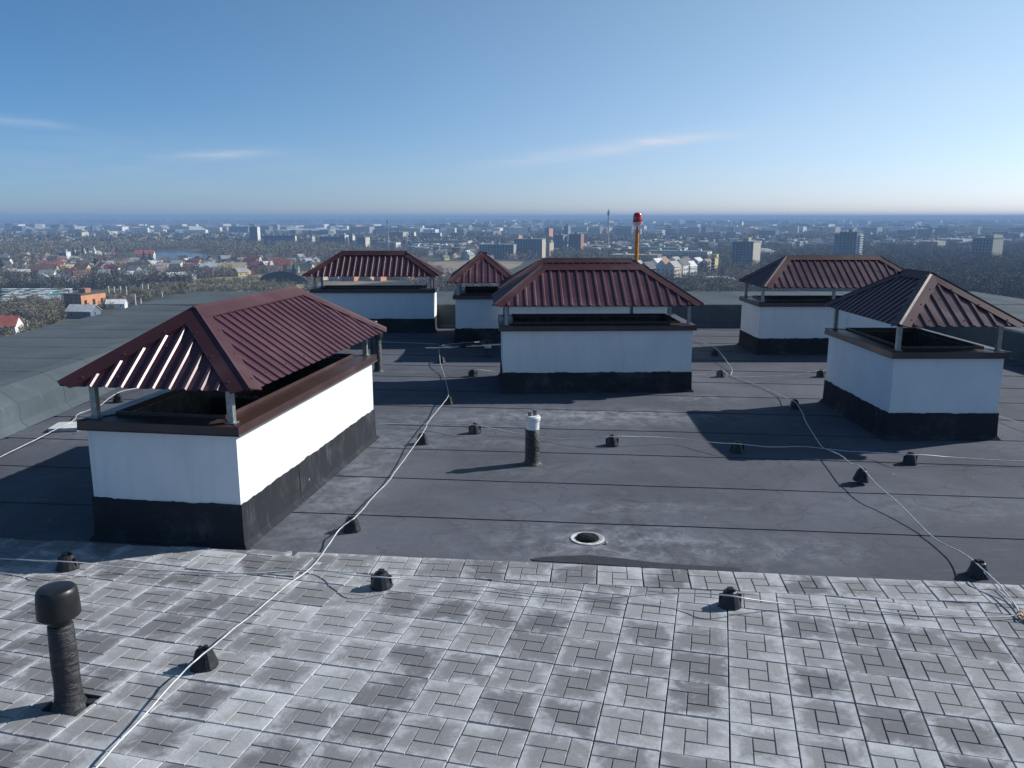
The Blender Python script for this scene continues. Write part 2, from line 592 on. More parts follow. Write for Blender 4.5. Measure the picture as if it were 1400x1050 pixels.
def xlim(t_, X):   # s at which a roll meets the parapet foot
    return (X + t_ * sin(TH)) / cos(TH)


for k in range(-6, 14):
    t0 = k * LAP
    a, c = xlim(t0, XI0 + .05), xlim(t0, XI1 - .05)
    br = [a] + [x for x in ([-.55 + 9.2 * j + (k * 3.7) % 6.3 for j in (-1, 0, 1)]) if a + 1 < x < c - 1] + [c]
    y0 = 7.99 + t0
    if y0 > YF + .6: continue
    for j in range(len(br) - 1):
        bitumen_strip(t0, br[j] + (.0 if j == 0 else -.05), br[j + 1], .0005 * (j % 2))

# dark repair strip beside the paving, white-edged drain
E_ = [(725, 766), (740, 763.5), (780, 761.5), (805, 760.5), (850, 765), (880, 769), (930, 773.5), (985, 776.5), (1012, 779), (1015, 784), (900, 779), (800, 772), (730, 768)]
pp = [on(x, y, 0) for x, y in E_]
tag(MB().prism([(p.x, p.y) for p in pp], -.002, .0125).build('bitumen_patch', M['bitumen_dark'], deck), 'dark bitumen strip edging the paving in front of the drain')


def parapet(name, label, L, frame, prof, start=0.0):
    """frame(s, u, z) -> world; s along the wall, u outwards from the inner face"""
    root = empty(name, frame(0, 0, 0), label, 'parapet wall')
    inv = Matrix.Translation(-Vector(root.location))
    mb = MB()
    P0 = [(u + .01 if i else u + .01, z - .012) for i, (u, z) in enumerate(prof)]
    body = [frame(0, u, z) for u, z in P0] + [frame(0, P0[-1][0], -.31), frame(0, .01, -.31)]
    body2 = [frame(L, u, z) for u, z in P0] + [frame(L, P0[-1][0], -.31), frame(L, .01, -.31)]
    n = len(body)
    vs = [inv @ Vector(v) for v in body + body2]
    fs = [tuple(range(n)), tuple(range(2 * n - 1, n - 1, -1))] + [(i, n + i, n + (i + 1) % n, (i + 1) % n) for i in range(n)]
    mb.add(vs, fs)
    mb.build('wall_core', M['bitumen_up'], root)
    s_ = start
    k = 0
    while s_ < L - .02:
        e = min(s_ + 1.25, L)
        m2 = MB()
        lift = .0025
        cols = []
        for st, lf in ((s_ - .05 if s_ > start else s_, lift), (e, 0.0)):
            cols.append([inv @ Vector(frame(st + noise.noise((u * 1.7, k * 3.1, 2)) * (.03 if st < e and s_ > start else .0), u - lf if j < 3 else u, z + lf + (.004 if j > 1 else 0))) for j, (u, z) in enumerate(fine(prof))])
        a, c = cols
        for i in range(len(a) - 1):
            m2.quad(a[i], c[i], c[i + 1], a[i + 1], 0)
        if s_ > start:
            dv = (c[0] - a[0]).normalized() * .005
            for i in range(len(a) - 1):
                up = Vector((0, 0, .0015))
                m2.quad(a[i] - dv * .6 + up * .2, a[i] + up, a[i + 1] + up, a[i + 1] - dv * .6 + up * .2, 1)
                m2.quad(a[i] + up, a[i] + dv * .5 + up, a[i + 1] + dv * .5 + up, a[i + 1] + up, 1)
        m2.build('bitumen_sheet', [M['bitumen_green'], M['tar']], root)
        s_ = e
        k += 1
    return root


def fine(prof):
    out = []
    for i in range(len(prof) - 1):
        (u0, z0), (u1, z1) = prof[i], prof[i + 1]
        n = max(1, int(hypot(u1 - u0, z1 - z0) / .6))
        out += [(u0 + (u1 - u0) * j / n, z0 + (z1 - z0) * j / n) for j in range(n)]
    return out + [prof[-1]]


PRL = [(-.11, .008), (-.012, .10), (0, .37), (.06, .42), (.30, .585), (.5, .61), (3.24, .63)]
PRF = [(-.11, .008), (-.012, .10), (0, .635), (.05, .655), (4.3, .63)]
parapet('parapet', 'broad low parapet with grey-green bitumen sheets along the left side of the roof', YF + 6.0 - .006,
        lambda s_, u, z: (XI0 - u, -6.0 + s_, z), PRL, .35)
parapet('parapet', 'broad low parapet with shaded inner face across the far end of the roof', XO1 - XO0,
        lambda s_, u, z: (XO0 + s_, YF + u, z), PRF)
parapet('parapet', 'broad low parapet along the right side of the roof behind the right chimney stacks', YF + 6.0 - .006,
        lambda s_, u, z: (XI1 + u, -6.0 + s_, z), [(-.11, .008), (-.012, .10), (0, .60), (.06, .63), (4.39, .63)], .9)

# ------------------------------------------------------------------ chimney stacks
def roof_slope(A, Bp, C, D, mat, root, pitch=.158):
    """corrugated sheet on the trapezoid eave A-B, top C-D (C above B, D above A); A->B runs along the eave"""
    A, Bp, C, D = map(Vector, (A, Bp, C, D))
    e = (Bp - A); L = e.length; e.normalize()
    w = D - A
    up = (w - e * w.dot(e)); T = up.length; up.normalize()
    nrm = e.cross(up).normalized()
    if nrm.z < 0: nrm = -nrm
    s1 = (D - A).dot(e); s2 = (C - A).dot(e)
    prof = []
    k0 = -1
    x = (L / 2) % pitch - pitch
    while x < L + pitch:
        prof += [(x - .027, 0.0), (x - .016, .018), (x + .016, .018), (x + .027, 0.0)]
        x += pitch
    ss = sorted(set([0, L, s1, s2] + [p[0] for p in prof if 0 < p[0] < L]))

    def h(s_):
        for i in range(len(prof) - 1):
            if prof[i][0] <= s_ <= prof[i + 1][0]:
                f = (s_ - prof[i][0]) / max(1e-9, prof[i + 1][0] - prof[i][0])
                return prof[i][1] + (prof[i + 1][1] - prof[i][1]) * f
        return 0.0

    def tm(s_):
        a = s_ / s1 if s1 > 1e-6 else 1
        c = (L - s_) / (L - s2) if L - s2 > 1e-6 else 1
        return T * max(0.0, min(1, a, c))
    mb = MB()
    for i in range(len(ss) - 1):
        a, c = ss[i], ss[i + 1]
        if c - a < 1e-5: continue
        p = [A + e * a + nrm * h(a) - up * .03, A + e * c + nrm * h(c) - up * .03, A + e * c + up * tm(c) + nrm * h(c), A + e * a + up * tm(a) + nrm * h(a)]
        lo = [q - nrm * .0015 for q in p]
        mb.add(p + lo, [(0, 1, 2, 3), (7, 6, 5, 4), (0, 4, 5, 1)])
    mb.build('roof_sheet', mat, root)
    # screws in every second pan
    sc = MB()
    rws = [.10, T * .5, T - .12]
    x = (L / 2) % pitch - pitch * .5
    j = 0
    while x < L:
        for r_, tt in enumerate(rws):
            if (j + r_) % 3 == 0 and 0 < x < L and tm(x) > tt + .03:
                q = A + e * x + up * tt + nrm * .001
                rr = .009
                ring = [q + (e * cos(t) + up * sin(t)) * rr for t in [k * pi / 3 for k in range(6)]]
                sc.add(ring + [v + nrm * .007 for v in ring], [tuple(range(6, 12))] + [(k, (k + 1) % 6, 6 + (k + 1) % 6, 6 + k) for k in range(6)])
        x += pitch
        j += 1
    return sc


def cap_strip(P0, P1, n1, n2, mat, root, name, w=.135, lift=.024):
    """folded flashing along an edge P0-P1 lying on the two slopes with normals n1, n2"""
    P0, P1 = Vector(P0), Vector(P1)
    d = (P1 - P0).normalized()
    m = (n1 + n2).normalized()
    out = []
    for nn in (n1, n2):
        side = d.cross(nn).normalized()
        other = n2 if nn is n1 else n1
        if side.dot(other) > 0: side = -side      # downhill, away from the other slope
        if side.dot(m) > 0 and side.z > 0: side = -side
        out.append((nn, side))
    mb = MB()
    (a_n, a_s), (b_n, b_s) = out
    sec = [(a_s * w + a_n * .001), (a_s * w + a_n * lift), (a_s * .016 + a_n * (lift + .003)), m * (lift + .016), (b_s * .016 + b_n * (lift + .003)), (b_s * w + b_n * lift), (b_s * w + b_n * .001)]
    # cut the lower end level: the wings stop at the eave line
    rows = []
    for P, endsgn in ((P0, 1), (P1, 0)):
        row = []
        for k, q in enumerate(sec):
            v = P + q
            row.append(v)
        rows.append(row)
    if name == 'hip_cap':          # P0 is the eave corner: slide wing points along the hip so that they end level with the eave
        row = []
        for q in sec:
            v = P0 + q
            t = (P0.z - .02 - v.z) / d.z
            row.append(v + d * max(t, -.02))
        rows[0] = row
    r0, r1 = rows
    r0 = [v for v in r0]; r1 = [v for v in r1]
    n = len(sec)
    lo0 = [v - m * .002 for v in r0]; lo1 = [v - m * .002 for v in r1]
    vs = r0 + r1
    mb.add(vs, [(i, i + 1, n + i + 1, n + i) for i in range(n - 1)])
    mb.add([r0[1], r0[2], r0[3], r0[4], r0[5], lo0[5] - m * .012, lo0[3] - m * .02, lo0[1] - m * .012], [(0, 1, 2, 3, 4, 5, 6, 7)])
    mb.build(name, mat, root)
    sc = MB()
    L = (P1 - P0).length
    for (nn, sd_) in out:
        x = .18
        while x < L - .1:
            q = P0 + d * x + sd_ * (w * .72) + nn * (lift + .001)
            if q.z > P0.z - .01:
                o2 = d.cross(nn)
                ring = [q + (d * cos(t) + o2 * sin(t)) * .009 for t in [k * pi / 3 for k in range(6)]]
                sc.add(ring + [v + nn * .008 for v in ring], [tuple(range(6, 12))] + [(k, (k + 1) % 6, 6 + (k + 1) % 6, 6 + k) for k in range(6)])
            x += .42
    return sc


def chimney(label, P, ridge, posts=None, rim=.24, caps_w=.135, lean=0.0):
    cx, cy, rot, hw, hd, zc, zp, ovx, ze, zr, rl, ovy, ox, oy = P
    zc += 0; seed = cx * 3.3
    root = empty('chimney_stack', (cx, cy, 0), label, 'chimney', rot, 'roofed chimney stacks on the flat roof')
    wx, wy = hw - .055, hd - .055
    # rendered wall: four faces with a closed top ring
    ix, iy = hw - rim, hd - rim
    mb = MB()
    o_ = [(-wx, -wy), (wx, -wy), (wx, wy), (-wx, wy)]
    i_ = [(-ix + .03, -iy + .03), (ix - .03, -iy + .03), (ix - .03, iy - .03), (-ix + .03, iy - .03)]
    zt = zc - .012
    v = [(x, y, 0) for x, y in o_] + [(x, y, zt) for x, y in o_] + [(x, y, zt) for x, y in i_] + [(x, y, .45) for x, y in i_]
    f = []
    for k in range(4):
        j = (k + 1) % 4
        f += [(k, j, 4 + j, 4 + k), (4 + k, 4 + j, 8 + j, 8 + k)]
    mb.add(v, f, 0)
    mb.add(v, [(8 + k, 8 + (k + 1) % 4, 12 + (k + 1) % 4, 12 + k) for k in range(4)] + [(12, 13, 14, 15)], 1)
    mb.build('wall', [M['plaster'], M['shaft']], root)
    # dividing wall inside the shaft
    if hw > hd:
        MB().box(-.07, .07, -iy + .035, iy - .035, .46, zc - .20).build('shaft_divider', M['shaft'], root)
    else:
        MB().box(-ix + .035, ix - .035, -.07, .07, .46, zc - .20).build('shaft_divider', M['shaft'], root)
    mm = MB()
    for k in range(14):
        a = -ix * .7 + 1.4 * ix * k / 13
        q = .012 + .018 * random.random()
        b0 = random.uniform(-.02, .02)
        if hw > hd: mm.box(b0 - q, b0 + q, a * iy / ix - q, a * iy / ix + q, zc - .199, zc - .199 + q)
        else: mm.box(a - q, a + q, b0 - q, b0 + q, zc - .199, zc - .199 + q)
    mm.build('mortar_crumb', M['mortar'], root)['kind'] = 'stuff'
    # bitumen upstand: separate sheets, ragged top edge, cant at the foot
    for side in range(4):
        c, s_ = [(1, 0), (0, 1), (-1, 0), (0, -1)][side]
        half, offd = (wx, wy) if side % 2 == 0 else (wy, wx)

        def loc(a, u, z):   # a along, u outward
            # side 0 faces -y
            x, y = a, -(offd + u)
            return (x * c - y * s_, x * s_ + y * c, z)
        npan = max(1, round(2 * half / 1.2))
        for k in range(npan):
            a0, a1 = -half + 2 * half * k / npan, -half + 2 * half * (k + 1) / npan
            m2 = MB()
            n = max(6, int((a1 - a0) / .035))
            pr = [(.062, .008), (.058, .012), (.021, .060), (.017, .2)]
            rows = []
            lift = .004 * (k % 2)
            for i in range(n + 1):
                a = a0 + (a1 - a0) * i / n
                endf = 0
                if k == 0 and i == 0: endf = -1
                if k == npan - 1 and i == n: endf = 1
                top = zp + .012 * noise.noise((a * 9 + seed, side * 7.1, 1)) + .014 * max(0, noise.noise((a * 31 + seed, side * 3.1, 5))) + (.007 if noise.noise((a * 2.3 + seed, side, 9)) > .1 else 0)
                r_ = []
                for (u, z) in pr + [(.014, top), (-.002, top + .002)]:
                    u2 = u + lift
                    r_.append(loc(a + endf * (u2 if u2 > 0 else 0), u2, z))
                rows.append(r_)
            for i in range(n):
                for q in range(5):
                    m2.quad(rows[i][q], rows[i + 1][q], rows[i + 1][q + 1], rows[i][q + 1], 0)
            if k > 0:      # tar squeezed out of the lap
                for q in range(4):
                    p0, p1 = Vector(rows[0][q]), Vector(rows[0][q + 1])
                    ax = Vector(loc(1, 0, 0)) - Vector(loc(0, 0, 0))
                    ou = Vector(loc(0, .006, 0)) - Vector(loc(0, 0, 0))
                    m2.quad(p0 - ax * .007 + ou * .3, p0 + ax * .006 + ou, p1 + ax * .006 + ou, p1 - ax * .007 + ou * .3, 1)
            o = m2.build('bitumen_sheet', [M['bitumen_up'], M['tar']], root)
    # metal coping with drip edge and inner lip
    mb = MB()
    oo = [(-hw, -hd), (hw, -hd), (hw, hd), (-hw, hd)]
    ii = [(-ix, -iy), (ix, -iy), (ix, iy), (-ix, iy)]

    def ring(pts, z): return [(x, y, z) for x, y in pts]
    R = [ring([(x * (1 + .012 / hw), y * (1 + .012 / hd)) for x, y in oo], zc - .088), ring([(x * (1 + .004 / hw), y * (1 + .004 / hd)) for x, y in oo], zc - .078), ring(oo, zc), ring(ii, zc + .014), ring(ii, zc + .045),
         ring([(x * (1 - .012 / ix), y * (1 - .012 / iy)) for x, y in ii], zc + .045), ring([(x * (1 - .012 / ix), y * (1 - .012 / iy)) for x, y in ii], zc - .16)]
    # back of the drip edge so that it has thickness
    R = [ring([(x * (1 - .03 / hw), y * (1 - .03 / hd)) for x, y in oo], zc - .080)] + R
    vs = [p for r_ in R for p in r_]
    fs = []
    for r_ in range(len(R) - 1):
        for k in range(4):
            j = (k + 1) % 4
            fs.append((4 * r_ + k, 4 * r_ + j, 4 * (r_ + 1) + j, 4 * (r_ + 1) + k))
    mb.add(vs, fs)
    mb.build('coping', M['coping'], root)
    # corner seams of the coping
    for k in range(4):
        a, c = Vector((*oo[k], zc + .0025)), Vector((*ii[k], zc + .0165))
        d = (c - a).normalized()
        p = Vector((-d.y, d.x, 0)) * .016
        m3 = MB().add([a - p, a + p, c + p, c - p] + [a - p + Vector((0, 0, .004)), a + p + Vector((0, 0, .004)), c + p + Vector((0, 0, .004)), c - p + Vector((0, 0, .004))],
                      [(4, 5, 6, 7), (0, 1, 5, 4), (1, 2, 6, 5), (2, 3, 7, 6), (3, 0, 4, 7)])
        m3.build('corner_fold', M['cap'], root)
    # posts
    pi_ = .12
    if posts is None:
        posts = [(-hw + pi_, -hd + pi_), (hw - pi_, -hd + pi_), (-hw + pi_, hd - pi_), (hw - pi_, hd - pi_)]
    for (x, y) in posts:
        q = .029
        m4 = MB().box(x - q, x + q, y - q, y + q, zc + .012, ze + .03)
        o = m4.build('post', M['galv'], root)
        MB().box(x - .05, x + .05, y - .045, y + .045, zc + .007, zc + .0155).build('foot_plate', M['galv'], o)
    # roof: ridge along the local x axis of a turned frame
    if ridge == 'x':
        eu, ev, tf = hw + ovx, hd + ovy, (lambda a, b, z: (ox + a, oy + b, z))
    else:
        eu, ev, tf = hd + ovy, hw + ovx, (lambda a, b, z: (ox - b, oy + a, z))
    EA, EB, EC, ED = tf(-eu, -ev, ze), tf(eu, -ev, ze), tf(eu, ev, ze), tf(-eu, ev, ze)
    R0, R1 = tf(-rl, 0, zr), tf(rl, 0, zr)
    scs = [roof_slope(EA, EB, R1, R0, M['sheet'], root), roof_slope(EC, ED, R0, R1, M['sheet'], root),
           roof_slope(EB, EC, R1, R1, M['sheet'], root), roof_slope(ED, EA, R0, R0, M['sheet'], root)]

    def nr(a, b, c):
        n_ = (Vector(b) - Vector(a)).cross(Vector(c) - Vector(a)).normalized()
        return n_ if n_.z > 0 else -n_
    nS, nN, nE, nW = nr(EA, EB, R1), nr(EC, ED, R0), nr(EB, EC, R1), nr(ED, EA, R0)
    for (e_, r_, a, b) in ((EA, R0, nS, nW), (EB, R1, nS, nE), (EC, R1, nN, nE), (ED, R0, nN, nW)):
        scs.append(cap_strip(e_, Vector(r_) + (Vector(r_) - Vector(e_)).normalized() * .01, a, b, M['cap'], root, 'hip_cap', caps_w))
    d = (Vector(R1) - Vector(R0)).normalized() * .03
    scs.append(cap_strip(Vector(R0) - d, Vector(R1) + d, nS, nN, M['cap'], root, 'ridge_cap', caps_w + .01, .027))
    allsc = MB()
    for q in scs: allsc.add(q.v, q.f)
    if allsc.f: allsc.build('screw', M['screw'], root)['kind'] = 'stuff'
    # steel frame under the eaves and rafters
    t_ = .02
    for (p, q) in ((EA, EB), (EB, EC), (EC, ED), (ED, EA)):
        p, q = Vector(p), Vector(q)
        c0 = Vector(tf(0, 0, ze))
        p = p + (c0 - p).normalized() * .09; q = q + (c0 - q).normalized() * .09
        dd = (q - p).normalized()
        n_ = Vector((-dd.y, dd.x, 0)) * t_
        z = Vector((0, 0, 1))
        lo, hi = z * -.03, z * .012
        MB().add([p - n_ + lo, p + n_ + lo, q + n_ + lo, q - n_ + lo, p - n_ + hi, p + n_ + hi, q + n_ + hi, q - n_ + hi],
                 [(0, 3, 2, 1), (4, 5, 6, 7), (0, 1, 5, 4), (1, 2, 6, 5), (2, 3, 7, 6), (3, 0, 4, 7)]).build('eave_rail', M['darkmetal'], root)
    for (p, q) in ((EA, R0), (EB, R1), (EC, R1), (ED, R0)):
        p, q = Vector(p), Vector(q)
        c0 = Vector(tf(0, 0, ze))
        MB().tube([p + (c0 - p).normalized() * .1 - Vector((0, 0, .01)), q - Vector((0, 0, .05))], .018, 4).build('rafter', M['darkmetal'], root)
    return root


P_LC = [-2.981, 9.336, -0.150, 0.805, 2.031, 1.198, 0.426, 0.124, 1.540, 2.157, 1.225, 0.02, -0.031, 0.07]
P_MC = [1.487, 15.095, 0.032, 1.732, 0.865, 1.203, 0.364, 0.066, 1.577, 2.184, 0.924, 0.093, -0.008, 0.047]
P_RF = [6.033, 12.319, -0.0, 0.813, 1.238, 1.252, 0.378, 0.024, 1.633, 2.248, 0.372, 0.087, 0.064, 0.036]
P_RB = [7.317, 19.182, 0.01, 1.777, 0.77, 1.179, 0.362, 0.069, 1.551, 2.161, 1.08, 0.183, 0.118, -0.021]
P_LB = [-3.745, 23.0 - .45, 0.003, 1.680, 0.55, 1.165, 0.37, 0.102, 1.545, 2.130, 0.86, 0.137, -0.015, 0.014]
P_SB = [-0.79, 21.35, 0.032, 0.70, 1.25, 1.178, 0.36, 0.127, 1.520, 2.170, 0.124, 0.148, 0.034, 0.013]
P_MC2 = [1.725, 19.1, -0.02, 1.83, 0.80, 1.2, 0.4, 0.158, 1.510, 2.100, 1.02, 0.15, 0, 0]
chimney('nearest white chimney stack, sunlit long side, burgundy hip roof, on the left beside the paving', P_LC, 'y', caps_w=.15)
hw, hd = P_MC[3], P_MC[4]
chimney('wide white chimney stack with burgundy hip roof in the centre behind the white-topped pipe', P_MC, 'x',
        [(-hw + .12, -hd + .12), (hw - .12, -hd + .12), (-hw + .12, hd - .12), (hw - .12, hd - .12), (.86, hd - .12)])
chimney('squarish white chimney stack nearest on the right, its short-ridged roof touching the frame edge', P_RF, 'y')
hw, hd = P_RB[3], P_RB[4]
chimney('long white chimney stack with hip roof standing behind the nearest right-hand stack', P_RB, 'x',
        [(-hw + .12, -hd + .12), (hw - .12, -hd + .12), (-hw + .12, hd - .12), (hw - .12, hd - .12), (-.05, -hd + .12)])
chimney('long white chimney stack with hip roof farthest back on the left by the far parapet', P_LB, 'x')
chimney('small white chimney stack with pointed roof face between the far left and centre stacks', P_SB, 'y')
chimney('white chimney stack right behind the centre one, its roof top showing beside the orange pole', P_MC2, 'x')

# ------------------------------------------------------------------ concrete paving
PZ = .048
TP = .3885
BORDER_A, BORDER_D = Vector((0, 6.868)), radians(-6.3)       # far edge of the border row
bdir = Vector((cos(BORDER_D), sin(BORDER_D)))
bn = Vector((-bdir.y, bdir.x))
ROT = radians(-14.0)
J0 = Vector((.952, 4.585))       # a measured joint crossing
tu = Vector((cos(ROT), sin(ROT))); tv = Vector((-sin(ROT), cos(ROT)))
pave = tag(MB().prism([(-7.2, 2.2), (5.9, 2.2), (5.9, 6.868 + 5.9 * math.tan(BORDER_D) - .012), (-7.2, 6.868 + 7.2 * .1104 - .012)], -.004, .012).build('paving', M['bed']), kind='structure')
BLK = [((0, 2 / 3), (2 / 3, 1)), ((2 / 3, 1 / 3), (1, 1)), ((1 / 3, 0), (1, 1 / 3)), ((0, 0), (1 / 3, 2 / 3)), ((1 / 3, 1 / 3), (2 / 3, 2 / 3))]


def slab_mesh(seed, rot90=0):
    rs = random.Random(seed)
    bm = bmesh.new()
    uvl = bm.loops.layers.uv.new('UVMap')
    g = .0042
    half = TP / 2 - .0032

    def face(ps):
        vs = [bm.verts.new(p) for p in ps]
        f_ = bm.faces.new(vs)
        for l in f_.loops:
            l[uvl].uv = (l.vert.co.x / TP + .5, l.vert.co.y / TP + .5)
        return f_
    zt = PZ
    for (a, c) in BLK:
        x0, y0, x1, y1 = a[0] * 2 * half - half, a[1] * 2 * half - half, c[0] * 2 * half - half, c[1] * 2 * half - half
        gx0 = g * .55 if a[0] > 0 else 0; gy0 = g * .55 if a[1] > 0 else 0
        gx1 = g * .55 if c[0] < 1 else 0; gy1 = g * .55 if c[1] < 1 else 0
        x0 += gx0; x1 -= gx1; y0 += gy0; y1 -= gy1
        dz = rs.uniform(-.0008, .0008)
        ch = .0032
        top = [(x0 + ch, y0 + ch, zt + dz), (x1 - ch, y0 + ch, zt + dz), (x1 - ch, y1 - ch, zt + dz), (x0 + ch, y1 - ch, zt + dz)]
        j = lambda: rs.uniform(-.0012, .0012)
        top = [(p[0] + j(), p[1] + j(), p[2]) for p in top]
        mid = [(x0, y0), (x1, y0), (x1, y1), (x0, y1)]
        lo = [(p[0], p[1], zt - .0075) for p in mid]
        face(top)
        for k in range(4):
            m_ = (k + 1) % 4
            face([lo[k], lo[m_], top[m_], top[k]])
    lo = [(-half, -half, 0.012), (half, -half, 0.012), (half, half, 0.012), (-half, half, 0.012)]
    hi = [(p[0], p[1], zt - .0075) for p in lo]
    face(hi)
    for k in range(4):
        m_ = (k + 1) % 4
        face([lo[k], lo[m_], hi[m_], hi[k]])
    me = bpy.data.meshes.new('paving_slab')
    bm.to_mesh(me); bm.free()
    me.materials.append(M['slab'])
    return me


SLABS = [slab_mesh(i) for i in range(6)]


def cut_mesh(me, M4, planes):
    """copy of a slab mesh cut by world-space vertical planes (co, outward normal)"""
    bm = bmesh.new(); bm.from_mesh(me)
    inv = M4.inverted()
    for co, no in planes:
        lco = inv @ Vector(co)
        lno = (inv.to_3x3() @ Vector(no)).normalized()
        r_ = bmesh.ops.bisect_plane(bm, geom=bm.verts[:] + bm.edges[:] + bm.faces[:], plane_co=lco, plane_no=lno, clear_outer=True)
        ed = [e for e in r_['geom_cut'] if isinstance(e, bmesh.types.BMEdge)]
        if ed:
            # close the cut with a curtain down to the bed
            uvl = bm.loops.layers.uv.active
            for e in ed:
                if not e.is_valid or len(e.link_faces) != 1: continue
                a, c = e.verts
                if min(a.co.z, c.co.z) < .02: continue
                n1 = bm.verts.new((a.co.x, a.co.y, .012)); n2 = bm.verts.new((c.co.x, c.co.y, .012))
                try:
                    ff = bm.faces.new((a, c, n2, n1))
                    for l in ff.loops: l[uvl].uv = (l.vert.co.x / TP + .5, l.vert.co.y / TP + .5)
                except ValueError: pass
    if not bm.faces:
        bm.free(); return None
    ar = sum(f_.calc_area() for f_ in bm.faces if abs(f_.normal.z) > .9)
    out = bpy.data.meshes.new('paving_slab'); bm.to_mesh(out); bm.free()
    out.materials.append(M['slab'])
    return out if ar > .004 else None


HOLE = Vector((-2.795, 4.68))
rest = []


def lay(me, x, y, rz, dz=0.0, tx=0.0, ty=0.0, force=False):
    q = seen((x, y, PZ))
    vis = q and -60 < q[0] < 1460 and q[1] < 1120
    if vis or force:
        o = link('paving_slab', me, pave, (x, y, dz))
        o.rotation_euler = (tx, ty, rz)
    else:
        rest.append((me, Matrix.Translation((x, y, dz)) @ Matrix.Rotation(rz, 4, 'Z')))


XB = -1.972      # left end of the border row


def side_of(p, inner):   # distance past the field limit: positive = beyond it
    x, y = p
    return (Vector((x, y)) - BORDER_A).dot(bn) + (.394 if inner else 0)


for i in range(-24, 18):
    for j in range(-9, 12):
        c = J0 + tu * (i + .5) * TP + tv * (j + .5) * TP
        if not (-7.0 < c.x < 5.7 and 2.3 < c.y < 7.7): continue
        corners = [c + tu * a * TP / 2 + tv * b * TP / 2 for a in (-1, 1) for b in (-1, 1)]
        inner = c.x > XB - .02
        ds = [side_of(p, inner) for p in corners]
        me = SLABS[random.randrange(6)]
        rz = ROT
        rs = random.Random(i * 131 + j)
        dz = rs.uniform(-.003, .003); tx = rs.gauss(0, .0035); ty = rs.gauss(0, .0035)
        M4 = Matrix.Translation((c.x, c.y, 0)) @ Matrix.Rotation(rz, 4, 'Z')
        if min(ds) >= 0: continue
        if inner and max(ds) > 0 and min(q.x for q in corners) < XB:
            bo, bi = BORDER_A - bn * .006, BORDER_A - bn * .400
            ex = cut_mesh(me, M4, [((bo.x, bo.y, 0), (bn.x, bn.y, 0)), ((bi.x, bi.y, 0), (-bn.x, -bn.y, 0)), ((XB - .004, 0, 0), (bdir.x, bdir.y, 0))])
            if ex: lay(ex, c.x, c.y, rz, dz, tx, ty)
        if max(ds) > 0:
            bp = BORDER_A - bn * (.397 if inner else .003 + (i * 37 % 5) * .006)
            me = cut_mesh(me, M4, [((bp.x, bp.y, 0), (bn.x, bn.y, 0))])
            if me is None: continue
        if not inner and max(q.x for q in corners) > XB and max(q.y for q in corners) > 6.66:
            me = cut_mesh(me, M4, [((XB - .004, 0, 0), (bdir.x, bdir.y, 0))])
            if me is None: continue
        lc = Vector(((HOLE - c).dot(tu), (HOLE - c).dot(tv)))
        hx, hy = .135, .115
        if abs(lc.x) < TP / 2 + hx and abs(lc.y) < TP / 2 + hy:
            h0, h1 = HOLE - tu * hx, HOLE + tu * hx
            g0, g1 = HOLE - tv * hy, HOLE + tv * hy
            V = lambda p: (p.x, p.y, 0)
            U = (tu.x, tu.y, 0); U_ = (-tu.x, -tu.y, 0); Vv = (tv.x, tv.y, 0); V_ = (-tv.x, -tv.y, 0)
            for pl in ([(V(h0), U)], [(V(h1), U_)], [(V(h0), U_), (V(h1), U), (V(g0), Vv)], [(V(h0), U_), (V(h1), U), (V(g1), V_)]):
                m_ = cut_mesh(me, M4, pl)
                if m_: lay(m_, c.x, c.y, rz, dz, tx, ty)
            continue
        lay(me, c.x, c.y, rz, dz, tx, ty)
for i in range(-9, 15):
    c = BORDER_A + bdir * (1.149 + i * .392 + .196 - .0) * 1.0 - bn * .197
    if c.x < -1.90 or c.x > 5.6: continue
    lay(SLABS[i % 6], c.x, c.y, BORDER_D + radians(random.uniform(-.3, .3)), random.uniform(-.002, .003), random.gauss(0, .003), random.gauss(0, .003))
# loose slabs lying over the edge by the near chimney
for (px, py, rz, dz, tx, ty) in [(388, 770, -12, .014, .03, -.02), (296, 764, -9, .012, .02, .03)]:
    c = on(px, py, PZ + .03)
    lay(SLABS[1], c.x, c.y, radians(rz), dz, tx, ty, True)
if rest:
    mb = MB()
    bmr = bmesh.new()
    for me, mt in rest:
        tmp = me.copy(); tmp.transform(mt); bmr.from_mesh(tmp); bpy.data.meshes.remove(tmp)
    me = bpy.data.meshes.new('paving_slabs'); bmr.to_mesh(me); bmr.free()
    me.materials.append(M['slab'])
    link('surrounding_slabs', me, pave)['kind'] = 'stuff'
# the loose pale slab lying by the left parapet
me = bpy.data.meshes.new('x'); bpy.data.meshes.remove(me)
lo = MB().prism([(-.2, -.2), (.2, -.2), (.2, .2), (-.2, .2)], .0, .05)
m_loose = plain('pale_loose_slab', (.50, .51, .50), .9, var=.15, scale=10, bmp=.4)
tag(lo.build('paving_slab', m_loose, None, (-6.56, 11.72, .012), radians(8)), 'single pale square slab lying loose near the left parapet under a wire', 'paving slab')


